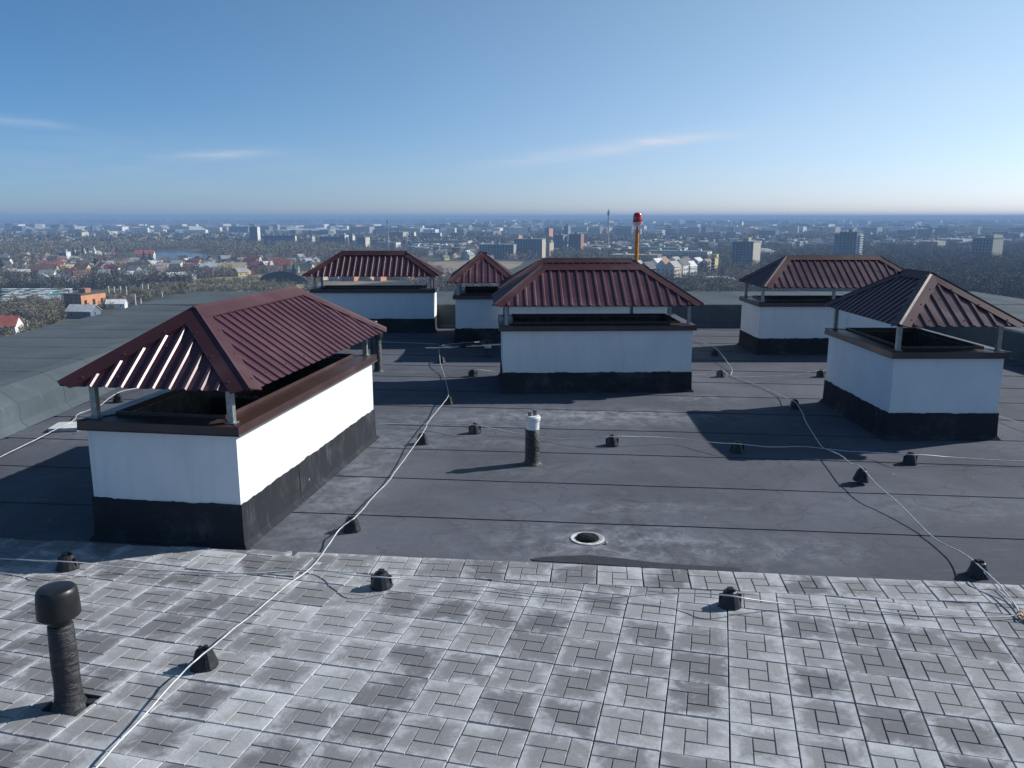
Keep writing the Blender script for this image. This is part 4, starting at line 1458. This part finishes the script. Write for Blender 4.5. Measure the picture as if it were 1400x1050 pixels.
# larger named houses on the left
for px, py, kind, wl, rf, sc, yw, lb in [
    (74, 371, 2, 'beige', 'red', 1.35, .35, 'big house with steep bright red roof left of the dark tree belt'),
    (199, 353.5, 2, 'white', 'red', 1.5, .05, 'long white house with red roof in front of the lake'),
    (62, 378, 2, 'cream', 'brown', 1.5, .5, 'large brown-roofed house with pale gable left of the dark belt'),
    (114, 378, 1, 'yellow', 'brown', 1.2, .8, 'yellow gabled house in the middle of the left village'),
    (171, 368, 2, 'cream', 'tan', 1.15, .2, 'cream house with tan roof left of a dark long house'),
    (190, 372, 2, 'yellow', 'dark', 1.3, .1, 'long dark-roofed house with yellow end wall'),
    (8, 458, 0, 'white', 'red', 1.05, .5, 'white house with orange-red roof nearest the roof edge at far left'),
    (348, 362, 0, 'white', 'crimson', 1.2, .5, 'white-gabled house with crimson roof half-right of the lake'),
    (357, 370, 2, 'brick', 'crimson', 1.25, .1, 'long crimson-roofed house below the white-gabled one'),
    (380, 366, 0, 'grey', 'red', 1.2, .3, 'red-roofed house beside the dark tarpaulin halls'),
    (391, 371, 1, 'brick', 'red', 1.2, .2, 'red brick house close to the far left chimney roof'),
    (290, 374, 2, 'white', 'pale', 1.3, .4, 'white house with pale roof and small gable above the olive field'),
    (320, 375, 2, 'beige', 'tan', 1.5, .1, 'long tan-roofed house above the olive field'),
    (243, 371, 1, 'white', 'pale', 1.1, .9, 'white gabled house with pale roof right of the long dark roofs'),
    (128, 357, 2, 'white', 'grey', .9, .4, 'low white house just under the church')]:
    house(gp(px, py), kind, yaw_for(px, 10) - yw * .4, wl, rf, lb, sc, group=None)
block('white three-storey house block left of the church', 'house', 83, 97, 345, 358, 'bluegrey', 'white', 'pale', frac=.4, turn=30, name='house_block', windows=3)
# orange brick ruin and grey barn on the left
r, w, dp, h = block('orange brick shell building with left wall coloured dark as shaded, roofless', 'ruin', 92, 143, 401.5, 417, 'brick', 'orange', 'dark', frac=.6, turn=40, name='brick_shell', depthmin=20); lm(118, 410, 'the orange brick shell')  # same brick twice: shade put into the dark wall colour, sun into the orange
for k in range(3):
    y = -dp / 2 + (k + .5) * dp / 3
    MB().box(w / 2 - .3, w / 2 + .05, y - 1.1, y + 1.1, .4, 3.6).build('doorway', M['pane'], r)
house(gp(115, 434), 2, yaw_for(115, 35), 'slate', 'pale', 'grey barn with pale roof below the orange brick shell', .95, name='barn', cat='barn', group=None)
house(gp(160, 421), 2, yaw_for(160, 15), 'white', 'white', 'low white-roofed shed just over the edge of the left parapet', .7, name='shed', cat='shed', group=None)
# pale poles in a row
for k, (px, yt, yb) in enumerate([(149.5, 391, 406), (157, 391.5, 406), (165.5, 391.5, 405.5), (173.5, 391.5, 406), (195, 388, 398.5), (203, 388, 398.5), (185.5, 402, 417), (193, 408, 418), (222, 400, 406), (34, 436, 452), (38, 438, 452)]):
    p = gp(px, yb); h = height_at(yt, p.y) - GZ
    o = MB().lathe([(.42, 0), (.36, h)], 8).build('concrete_pole', PM['white'], None, (p.x, p.y, GZ))
    tag(o, ['leftmost', 'second', 'third', 'fourth', 'fifth', 'sixth', 'lower left', 'lower right', 'far right', 'near left', 'near right'][k] + ' pale concrete pole in the scrub near the orange brick shell', 'pole', 'pale concrete poles in the scrub')
# dark tarpaulin halls beside the site
for k, (px, py, L_, hh, lb) in enumerate([(387, 386, 34, 9, 'larger black tarpaulin-covered hall on the building site'), (401, 387.5, 24, 7, 'smaller rounded black hall on the building site')]):
    p = gp(px, py)
    mb = MB()
    n = 10
    prof = [(L_ / 2 * cos(pi * i / n), hh * sin(pi * i / n) ** .8 + noise.noise((i * .7, k, 0)) * .7) for i in range(n + 1)]
    v = [(x, -7, max(0, z)) for x, z in prof] + [(x * .9, 7, max(0, z * .85)) for x, z in prof]
    f = [(i, i + 1, n + 2 + i, n + 1 + i) for i in range(n)] + [tuple(range(n + 1))[::-1], tuple(range(n + 1, 2 * n + 2))]
    tag(mb.add(v, f).build('tarpaulin_hall', plain('black_tarpaulin%d' % k, (.02, .024, .032), .5), None, (p.x, p.y, GZ), yaw_for(px, 10)), lb, 'hall')
# unfinished brick rows seen under the far left eave
for k, (a, c, yt, yb, cl) in enumerate([(434, 446, 371, 383, 'orange'), (470, 492, 375, 384, 'brick'), (490, 515, 373.5, 383, 'beige'), (513, 527, 376, 384, 'orange'), (524, 548, 373, 382.5, 'brick'), (546, 566, 375, 383, 'beige'), (450, 470, 374, 384, 'beige'), (564, 582, 372.5, 380, 'brick')]):
    block('%s unfinished brick building seen under the far left eave' % ['leftmost', 'third', 'fourth', 'fifth', 'sixth', 'seventh', 'second', 'last'][k], 'building', a, c, yt, yb, cl, 'orange' if k % 2 else 'beige', 'dark' if k % 3 else 'tan', frac=.35, turn=35,
          name='brick_shell', group='unfinished brick buildings behind the far left stack')
# white terraced houses with gables right of the beacon
rs = random.Random(5)
ROW = []
for k, (px, py, yt) in enumerate([(870, 386, 356), (884, 388, 358), (897, 386, 353), (908, 388, 355), (919, 389, 357), (931, 387, 354), (942, 386, 357), (905, 374, 351), (922, 372, 351), (936, 372, 351), (952, 372, 352), (966, 372, 354)]):
    p = gp(px, py); h = height_at(yt, p.y) - GZ
    r = empty('townhouse', (p.x, p.y, GZ), '', 'townhouse', yaw_for(px, 25), 'white gabled townhouses right of the beacon pole')
    r['label'] = '%s white gabled townhouse in the group right of the orange pole' % ['leftmost front', 'second front', 'third front', 'fourth front', 'fifth front', 'sixth front', 'rightmost front', 'leftmost rear', 'second rear', 'third rear', 'fourth rear', 'rightmost rear'][k]
    w = rs.uniform(7, 9); e = h * .78
    MB().add([(-w / 2, -6, 0), (w / 2, -6, 0), (w / 2, 6, 0), (-w / 2, 6, 0), (-w / 2, -6, e), (w / 2, -6, e), (w / 2, 6, e), (-w / 2, 6, e), (0, -6, h), (0, 6, h)],
             [(0, 1, 5, 8, 4), (1, 2, 6, 5), (2, 3, 7, 9, 6), (3, 0, 4, 7)]).build('wall', PM['white' if k % 4 else 'cream'], r)
    MB().add([(-w / 2 - .4, -6.4, e - .3), (0, -6.4, h + .15), (0, 6.4, h + .15), (-w / 2 - .4, 6.4, e - .3), (w / 2 + .4, -6.4, e - .3), (w / 2 + .4, 6.4, e - .3)], [(0, 1, 2, 3), (1, 4, 5, 2)]).build('roof', RM[['grey', 'dark', 'pale', 'rust'][k % 4]], r)
    me = MB().box(-.6, .6, -.06, .03, 0, 1.5).mesh('window', M['pane'])
    for q in range(int(e // 3)):
        for x in (-w / 4, w / 4): link('window', me, r, (x, -6, .9 + q * 3.0))
        for y in (-4, -1.3, 1.3, 4):
            o = link('window', me, r, (w / 2, y, .9 + q * 3.0)); o.rotation_euler = (0, 0, pi / 2)
lm(915, 388, 'the white townhouses')
block('grey gable-ended hall left of the white townhouses', 'hall', 898 - 40, 912 - 40, 360, 392, 'bluegrey', 'grey', 'grey', frac=.3, name='hall')
block('bright yellow narrow house right of the white townhouses', 'house', 972, 981, 352.5, 376, 'yellow', 'yellow', 'tan', frac=.5, name='yellow_house', windows=5)
block('long green-roofed block with white dormers behind the townhouses', 'apartment block', 884, 972, 343.5, 354, 'white', 'white', 'green', frac=.08, turn=12)
block('second long green-roofed block farther behind the townhouses', 'apartment block', 872, 940, 338.5, 346, 'cream', 'white', 'green', frac=.08, turn=12)
block('long beige-roofed hall left of the orange pole', 'hall', 835, 905, 348.5, 356, 'beige', 'grey', 'tan', frac=.1, turn=12, name='long_hall')
p = gp(980, 390)
mb = MB(); n = 12
prof = [(20 * cos(pi * i / n), 6.5 * sin(pi * i / n)) for i in range(n + 1)]
mb.add([(x, -8, z) for x, z in prof] + [(x, 8, z) for x, z in prof], [(i, i + 1, n + 2 + i, n + 1 + i) for i in range(n)] + [tuple(range(n + 1))[::-1], tuple(range(n + 1, 2 * n + 2))])
tag(mb.build('arched_hall', RM['white'], None, (p.x, p.y, GZ), -.25), 'low white arched hall among the bare trees right of the townhouses', 'hall')
for px, py, lb in [(1055, 345, 'grey dome-like roof beside the grey bright-ended tower')]:
    p = gp(px - 15, 352)
    tag(MB().lathe([(22, 0), (22, 4), (18, 8), (9, 11), (0, 12)], 16).build('domed_hall', RM['grey'], None, (p.x, p.y, GZ), 0), lb, 'hall')
# masts
for px, yt, yb, lb, rr in [(831, 286, 340, 'tall thin grey mast left of the red lamp, its tip above the horizon', 1.5), (531, 299, 341, 'thin mast above the far left chimney roof', 1.0), (557, 318, 338, 'shorter thin mast beside the far left chimney roof', .8),
                           (153.5, 308, 322, 'thin red and white mast over the yellow slab', 1.2)]:
    p = gp(px, yb); h = height_at(yt, p.y) - GZ
    r = empty('mast', (p.x, p.y, GZ), lb, 'mast')
    MB().lathe([(rr, 0), (rr * .8, h * .75), (rr * .7, h * .752), (rr * .45, h)], 6).build('shaft', PM['grey'], r)
    MB().lathe([(rr * 1.3, h * .84), (rr * 1.3, h * .95)], 6).build('antenna_drum', PM['bluegrey'], r)

# small houses: scattered through the town, each told apart by the landmark it stands near
ORD = ['nearest', 'second nearest', 'third nearest', 'fourth nearest', 'fifth nearest', 'sixth nearest']
lm(230, 352, 'the lake'); lm(60, 371, 'the big red-roofed house'); lm(290, 375, 'the olive-field house'); lm(400, 360, 'the tarpaulin halls'); lm(610, 352, 'the grey meadow'); lm(700, 358, 'the pointed chimney roof')
lm(1270, 342, 'the low orange block'); lm(20, 395, 'the garage rows'); lm(170, 385, 'the dark tree belt')
spots = []
rs = random.Random(21)


def spot(px, py, mind):
    p = gp(px, py)
    for q in spots:
        if (q[2] - p).length < mind: return False
    spots.append((px, py, p))
    return True


for (x0, x1, y0, y1, n) in [(0, 270, 350, 386, 118), (170, 430, 356, 378, 62), (600, 705, 347, 356, 22), (560, 660, 338, 349, 30), (1185, 1330, 334, 346, 18), (0, 330, 329, 336, 38), (0, 130, 384, 394, 8), (880, 1000, 334, 342, 10)]:
    k = tries = 0
    while k < n and tries < n * 30:
        tries += 1
        px, py = rs.uniform(x0, x1), rs.uniform(y0, y1)
        if 160 < px < 300 and 342 < py < 359: continue
        if 345 < px < 430 and py > 373: continue
        if spot(px, py, 13): k += 1
words_ = {}
for (px, py, p) in spots:
    near = min(LM, key=lambda q: hypot(q[0] - px, (q[1] - py) * 3))
    dist = hypot(near[0] - px, (near[1] - py) * 3)
    rel = ('left of' if px < near[0] - 8 else 'right of' if px > near[0] + 8 else ('below' if py > near[1] else 'above'))
    roof = rs.choice(['grey', 'grey', 'dark', 'brown', 'pale', 'grey', 'rust', 'red', 'tan', 'white', 'dark', 'pale', 'crimson', 'dark', 'brown', 'grey', 'brown', 'green'])
    wall = rs.choice(['white', 'cream', 'grey', 'beige', 'brick', 'white', 'yellow', 'white'])
    words_.setdefault((roof, wall, rel, near[2]), []).append((dist, px, py, p))
for (roof, wall, rel, nm), L_ in words_.items():
    L_.sort(key=lambda q: q[0])
    for i, (dist, px, py, p) in enumerate(L_):
        lab = 'small %s house with %s roof %s %s' % (wall, roof, rel, nm)
        if len(L_) > 1: lab = ORD[min(i, 5)] + ' ' + lab
        if len(lab.split()) > 16: lab = lab.replace('small ', '', 1)
        house(p, rs.randrange(4), rs.uniform(-1.2, 1.2), wall, roof, lab, rs.uniform(.7, 1.05), wins=(p.y < 900))
# lock-up garages in dense rows at the left
rs = random.Random(3)
NTH = 'none first second third fourth fifth sixth seventh eighth ninth tenth eleventh twelfth thirteenth fourteenth fifteenth'.split()
GW = MB().box(-2, 2, -3, 3, 0, 2.3).mesh('wall', PM['grey'])
GRF = MB().box(-2.1, 2.1, -3.1, 3.1, 2.3, 2.5).mesh('roof', RM['pale'])
k = 0
for row in range(9):
    yb = 401 + row * 2.35
    px = rs.uniform(-4, 4)
    nth = 0
    while px < 92 - row * 4:
        px += rs.uniform(8, 11)
        p = gp(px, yb)
        rc = rs.choice(['pale', 'white', 'teal', 'grey', 'green', 'pale', 'teal', 'rust', 'white', 'brown'])
        nth += 1
        r = empty('garage', (p.x, p.y, GZ), '%s-roofed little garage, %s from the left in the %s row of garages' % (rc, NTH[nth], NTH[row + 1]), 'garage', .25 + rs.uniform(-.1, .1), 'lock-up garages in dense rows at the far left')
        o = link('wall', GW, r); setmat(o, PM[rs.choice(['grey', 'white', 'brick', 'bluegrey'])])
        o = link('roof', GRF, r); setmat(o, RM[rc])
        r.scale = (1, 1, 1.2)


# ------------------------------------------------------------------ trees
def fast_mesh(name, V, F, mats, mi):
    me = bpy.data.meshes.new(name)
    n = len(F)
    me.vertices.add(len(V)); me.vertices.foreach_set('co', V.astype(np.float32).ravel())
    me.loops.add(3 * n); me.loops.foreach_set('vertex_index', F.astype(np.int32).ravel())
    me.polygons.add(n); me.polygons.foreach_set('loop_start', np.arange(0, 3 * n, 3, dtype=np.int32))
    me.polygons.foreach_set('loop_total', np.full(n, 3, dtype=np.int32))
    me.polygons.foreach_set('material_index', mi.astype(np.int32))
    for m in mats: me.materials.append(m)
    me.update()
    return me


def crowns(C, R, Hh, N, size, mats_n, rng, mat_w):
    """C centres (n,3) at ground; R radius, Hh height per tree; N shards each"""
    n = len(C)
    d = rng.normal(size=(n, N, 3)); d /= np.linalg.norm(d, axis=2, keepdims=True)
    rad = rng.uniform(.25, 1, (n, N, 1)) ** .5
    q = d * rad
    # lumpy outline
    lump = 1 + .28 * np.sin(d[..., 0:1] * 5 + rng.uniform(0, 6, (n, 1, 1))) * np.cos(d[..., 2:3] * 4 + rng.uniform(0, 6, (n, 1, 1)))
    q = q * lump
    ctr = C[:, None, :] + np.stack([q[..., 0] * R[:, None], q[..., 1] * R[:, None], Hh[:, None] * (.56 + .44 * q[..., 2])], -1)
    s = size[:, None, None] * rng.uniform(.5, 1.3, (n, N, 1))
    a = rng.normal(size=(n, N, 3)); a /= np.linalg.norm(a, axis=2, keepdims=True)
    b = rng.normal(size=(n, N, 3)); b -= a * (a * b).sum(2, keepdims=True); b /= np.linalg.norm(b, axis=2, keepdims=True)
    P0 = ctr + a * s; P1 = ctr - a * s * .6 + b * s * .55; P2 = ctr - a * s * .5 - b * s * .55
    V = np.stack([P0, P1, P2], 2).reshape(-1, 3)
    F = np.arange(len(V)).reshape(-1, 3)
    mi = rng.choice(mats_n, size=n, p=mat_w)[:, None].repeat(N, 1)
    mi = np.where(rng.random((n, N)) < .04, rng.integers(0, mats_n, (n, N)), mi).ravel()
    # trunks: one slender triangle pair
    tx = np.stack([C + [-.25, 0, 0], C + [.25, 0, 0], C + np.stack([0 * Hh, 0 * Hh, Hh * .8], -1)], 1).reshape(-1, 3)
    F2 = np.arange(len(tx)).reshape(-1, 3) + len(V)
    return np.vstack([V, tx]), np.vstack([F, F2]), np.concatenate([mi, np.zeros(n, int)])


def tree_mat(name, col):
    def fn(t, b):
        p = pos(t)
        n1 = t.noise(p, .12, 3, .6)
        t.put(b.inputs['Base Color'], t.mix(t.ramp(n1, .3, .7), tuple(x * .7 for x in col), tuple(x * 1.3 for x in col)))
        b.inputs['Roughness'].default_value = .95
        b.inputs['Specular IOR Level'].default_value = .1
    return material(name, fn)


TM = [tree_mat('twigs_grey_brown', (.21, .17, .135)), tree_mat('twigs_olive', (.20, .185, .095)), tree_mat('twigs_dark', (.085, .075, .066)), tree_mat('twigs_pale', (.28, .245, .20)),
      tree_mat('needles_dark_green', (.022, .042, .024))]


def inpoly(px, py, poly):
    ins = np.zeros(len(px), bool)
    n = len(poly)
    for i in range(n):
        x0, y0 = poly[i]; x1, y1 = poly[(i + 1) % n]
        c = ((y0 > py) != (y1 > py)) & (px < (x1 - x0) * (py - y0) / (y1 - y0 + 1e-9) + x0)
        ins ^= c
    return ins


def gpn(px, py):
    dx = (px - 700) / FPX; dy = (py - 525) / FPX
    rz = -sin(PITCH) - dy * cos(PITCH); ry = cos(PITCH) - dy * sin(PITCH)
    t = (GZ - CAM_H) / rz
    return np.stack([dx * t, ry * t, np.full_like(t, GZ)], -1)


HP = np.array([[q[2].x, q[2].y] for q in spots])


def wood(name, poly, n, h, N, weights, size, seed, avoid=True, hsd=.2, kind='stuff'):
    rng = np.random.default_rng(seed)
    xs = [p[0] for p in poly]; ys = [p[1] for p in poly]
    px = rng.uniform(min(xs), max(xs), n * 4); py = rng.uniform(min(ys), max(ys), n * 4)
    k = inpoly(px, py, poly)
    # clumping
    nz = np.array([noise.noise((a * .05, b * .25, seed)) for a, b in zip(px, py)])
    k &= (nz > -.22)
    px, py = px[k][:n], py[k][:n]
    C = gpn(px, py)
    if avoid:
        ok = np.ones(len(C), bool)
        for hx, hy in HP:
            dx = C[:, 0] - hx; dy = C[:, 1] - hy
            ok &= ~((dx * dx + dy * dy < 64) | ((np.abs(dx) < 8) & (dy > -22) & (dy < 0) & (rng.random(len(C)) < .75)))
        C = C[ok]
    # keep the lake free
    m = len(C)
    H_ = h * rng.normal(1, hsd, m).clip(.45, 1.6)
    V, F, mi = crowns(C, H_ * rng.uniform(.28, .5, m), H_, N, np.full(m, size), len(weights), rng, weights)
    me = fast_mesh(name, V, F, TM[:len(weights)], mi)
    return tag(link(name, me), kind=kind)


wood('village_trees', [(-40, 352), (160, 350), (200, 360), (300, 360), (430, 358), (430, 374), (330, 378), (250, 384), (-40, 390)], 1700, 8.5, 90, [.55, .12, .18, .15], .62, 1)
wood('tree_belt', [(-40, 386), (120, 384), (260, 381), (265, 388), (150, 396), (-40, 402)], 800, 8.5, 110, [.15, .05, .75, .05], .6, 2)
wood('scrub', [(145, 398), (240, 388), (400, 378), (440, 384), (430, 399), (240, 402), (150, 424), (140, 418)], 1300, 3.2, 50, [.3, .55, .05, .10], .42, 3, hsd=.3)
wood('scrub', [(-40, 421), (85, 417), (88, 438), (60, 448), (30, 438), (-40, 440)], 420, 5.5, 110, [.45, .38, .12, .05], .42, 4, hsd=.3)
wood('scrub', [(-60, 446), (-20, 440), (60, 440), (70, 475), (-60, 500)], 160, 4.5, 120, [.4, .3, .25, .05], .42, 14, hsd=.3)
wood('riverside_wood', [(-40, 336), (330, 335), (480, 338), (500, 346), (420, 358), (305, 357), (298, 347), (250, 341), (170, 345), (150, 352), (-40, 349)], 2800, 10, 60, [.45, .32, .05, .18], .95, 5)
wood('middle_wood', [(455, 342), (660, 338), (830, 344), (860, 352), (720, 357), (600, 352), (560, 352), (560, 366), (440, 362)], 1500, 8, 50, [.55, .1, .15, .2], .9, 6)
wood('middle_wood', [(560, 356), (620, 380), (760, 400), (560, 400)], 300, 7, 90, [.6, .1, .2, .1], .6, 7)
wood('right_wood', [(1040, 357), (1150, 344), (1250, 345), (1330, 350), (1440, 340), (1440, 420), (1300, 420), (1190, 402), (1060, 400)], 3800, 12, 110, [.22, .02, .76, .0], .72, 8, hsd=.22)
wood('right_wood', [(1150, 336), (1330, 336), (1440, 330), (1440, 345), (1250, 346), (1150, 345)], 1000, 9, 50, [.2, .05, .75, .0], .95, 9)
wood('courtyard_trees', [(840, 358), (1010, 356), (1060, 350), (1060, 400), (950, 412), (860, 400)], 900, 9, 110, [.55, .05, .2, .2], .6, 10)
wood('courtyard_trees', [(800, 340), (1000, 336), (1140, 338), (1140, 356), (980, 358), (860, 356)], 1300, 7.5, 50, [.45, .15, .3, .1], .85, 11)
wood('distant_wood', [(-60, 303.5), (1460, 303.0), (1460, 331), (700, 336), (-60, 334)], 9500, 11, 18, [.35, .2, .4, .05], 3.0, 12, avoid=False)
wood('distant_forest', [(-60, 299.2), (1460, 299.2), (1460, 306), (-60, 306)], 5000, 20, 8, [.15, .15, .68, .02], 18.0, 13, avoid=False)


def pick_tree(name, px, py, h, mat, label, cat, shape, seed, group=None):
    rng = np.random.default_rng(seed)
    p = gp(px, py)
    r = empty(name, (p.x, p.y, GZ), label, cat, 0, group)
    MB().lathe([(.3, 0), (.12, h * .8)], 6).build('trunk', M['bark'], r)
    N = 260
    z = rng.uniform(.08 if shape == 'cone' else .25, 1, N)
    rad = (1 - z) * h * .22 + .25 if shape == 'cone' else h * .28 * np.sqrt(np.clip(1 - ((z - .62) / .40) ** 2, .02, 1))
    a = rng.uniform(0, 2 * pi, N); q = rng.uniform(.3, 1, N) ** .5
    ctr = np.stack([np.cos(a) * rad * q, np.sin(a) * rad * q, z * h], -1)
    s = .75
    A = rng.normal(size=(N, 3)); A /= np.linalg.norm(A, axis=1, keepdims=True)
    B = rng.normal(size=(N, 3)); B /= np.linalg.norm(B, axis=1, keepdims=True)
    V = np.stack([ctr + A * s, ctr - A * s * .5 + B * s * .5, ctr - B * s * .7], 1).reshape(-1, 3)
    link('crown', fast_mesh('crown', V, np.arange(3 * N).reshape(-1, 3), [mat], np.zeros(N)), r)


for k, (px, py, h) in enumerate([(102, 356, 15), (107, 356.5, 16), (115, 357, 17), (121, 356, 14), (161, 357, 17), (198, 362, 14), (206, 362, 13), (131, 371, 12), (3, 370, 11), (402, 377, 10)]):
    pick_tree('conifer', px, py, h, TM[4], ['leftmost of the dark conifers left of the white church', 'second dark conifer left of the white church', 'tallest dark conifer left of the white church', 'dark conifer closest to the white church',
              'lone dark conifer right of the white church', 'left of two dark conifers under the long red roof', 'right of two dark conifers under the long red roof',
              'small dark conifer in the middle of the left village', 'dark conifer at the far left frame edge', 'small dark conifer beside the tarpaulin halls'][k], 'conifer', 'cone', 50 + k, 'dark conifers of the town')
for k, (px, py, h) in enumerate([(985, 398, 8), (978, 399, 7)]):
    pick_tree('conifer', px, py, h, TM[4], ['dark evergreen before the white arched hall', 'smaller dark evergreen left before the white arched hall'][k], 'evergreen tree', 'cone', 70 + k)
for k, (px, py, h) in enumerate([(248, 399, 6), (255, 398, 5.5), (240, 401, 5)]):
    pick_tree('willow_bush', px, py, h, tree_mat('fresh_willow%d' % k, (.22, .21, .06)), ['yellow-green bush behind the left parapet corner', 'right yellow-green bush behind the left parapet corner', 'left yellow-green bush behind the left parapet corner'][k], 'bush', 'round', 80 + k)

# ------------------------------------------------------------------ the mass of the far town, too small to count
rng = np.random.default_rng(5)


def far_town(name, x0, x1, y0, y1, n, hmin, hmax, wmin, wmax, cols):
    px = rng.uniform(x0, x1, n); py = rng.uniform(y0, y1, n)
    C = gpn(px, py)
    if name == 'far_houses':
        keep = ~((px > 160) & (px < 300) & (py > 342) & (py < 359)); C = C[keep]
    n = len(C)
    mb = MB()
    hh = rng.uniform(hmin, hmax, n); w = rng.uniform(wmin, wmax, n); d = rng.uniform(wmin, wmax, n) * .6 + 3
    yw = rng.uniform(-.9, .2, n); mi = rng.integers(0, len(cols), n)
    for i in range(n):
        c, s_ = cos(yw[i]), sin(yw[i])
        P = []
        for z in (0, hh[i]):
            for (a, b) in ((-1, -1), (1, -1), (1, 1), (-1, 1)):
                x, y = a * w[i] / 2, b * d[i] / 2
                P.append((C[i, 0] + x * c - y * s_, C[i, 1] + x * s_ + y * c, GZ + z))
        mb.add(P, [(0, 1, 5, 4), (1, 2, 6, 5), (2, 3, 7, 6), (3, 0, 4, 7), (4, 5, 6, 7)], int(mi[i]))
    return tag(mb.build(name, cols), kind='stuff')


WG = [PM['white'], PM['grey'], WM['bluegrey'], PM['beige'], PM['slate'], PM['cream'], PM['grey'], PM['slate']]
HR = [PM['white'], RM['grey'], RM['dark'], RM['rust'], RM['pale'], PM['cream'], RM['brown'], RM['grey']]
far_town('far_houses', -40, 560, 322, 333, 520, 4, 8, 9, 20, HR)
far_town('far_houses', 560, 860, 326, 346, 420, 4, 8, 9, 18, HR)
far_town('far_houses', 840, 1440, 322, 338, 620, 4, 9, 9, 22, HR)
far_town('far_blocks', -40, 700, 312.5, 324, 170, 8, 26, 18, 60, WG)
far_town('far_blocks', 560, 1440, 310, 326, 560, 8, 26, 14, 48, WG)
far_town('far_blocks', 640, 1440, 304, 311, 420, 14, 34, 20, 80, WG)
far_town('far_halls', -40, 560, 309.5, 318, 70, 6, 11, 60, 190, [PM['white'], RM['pale'], PM['white'], RM['grey']])
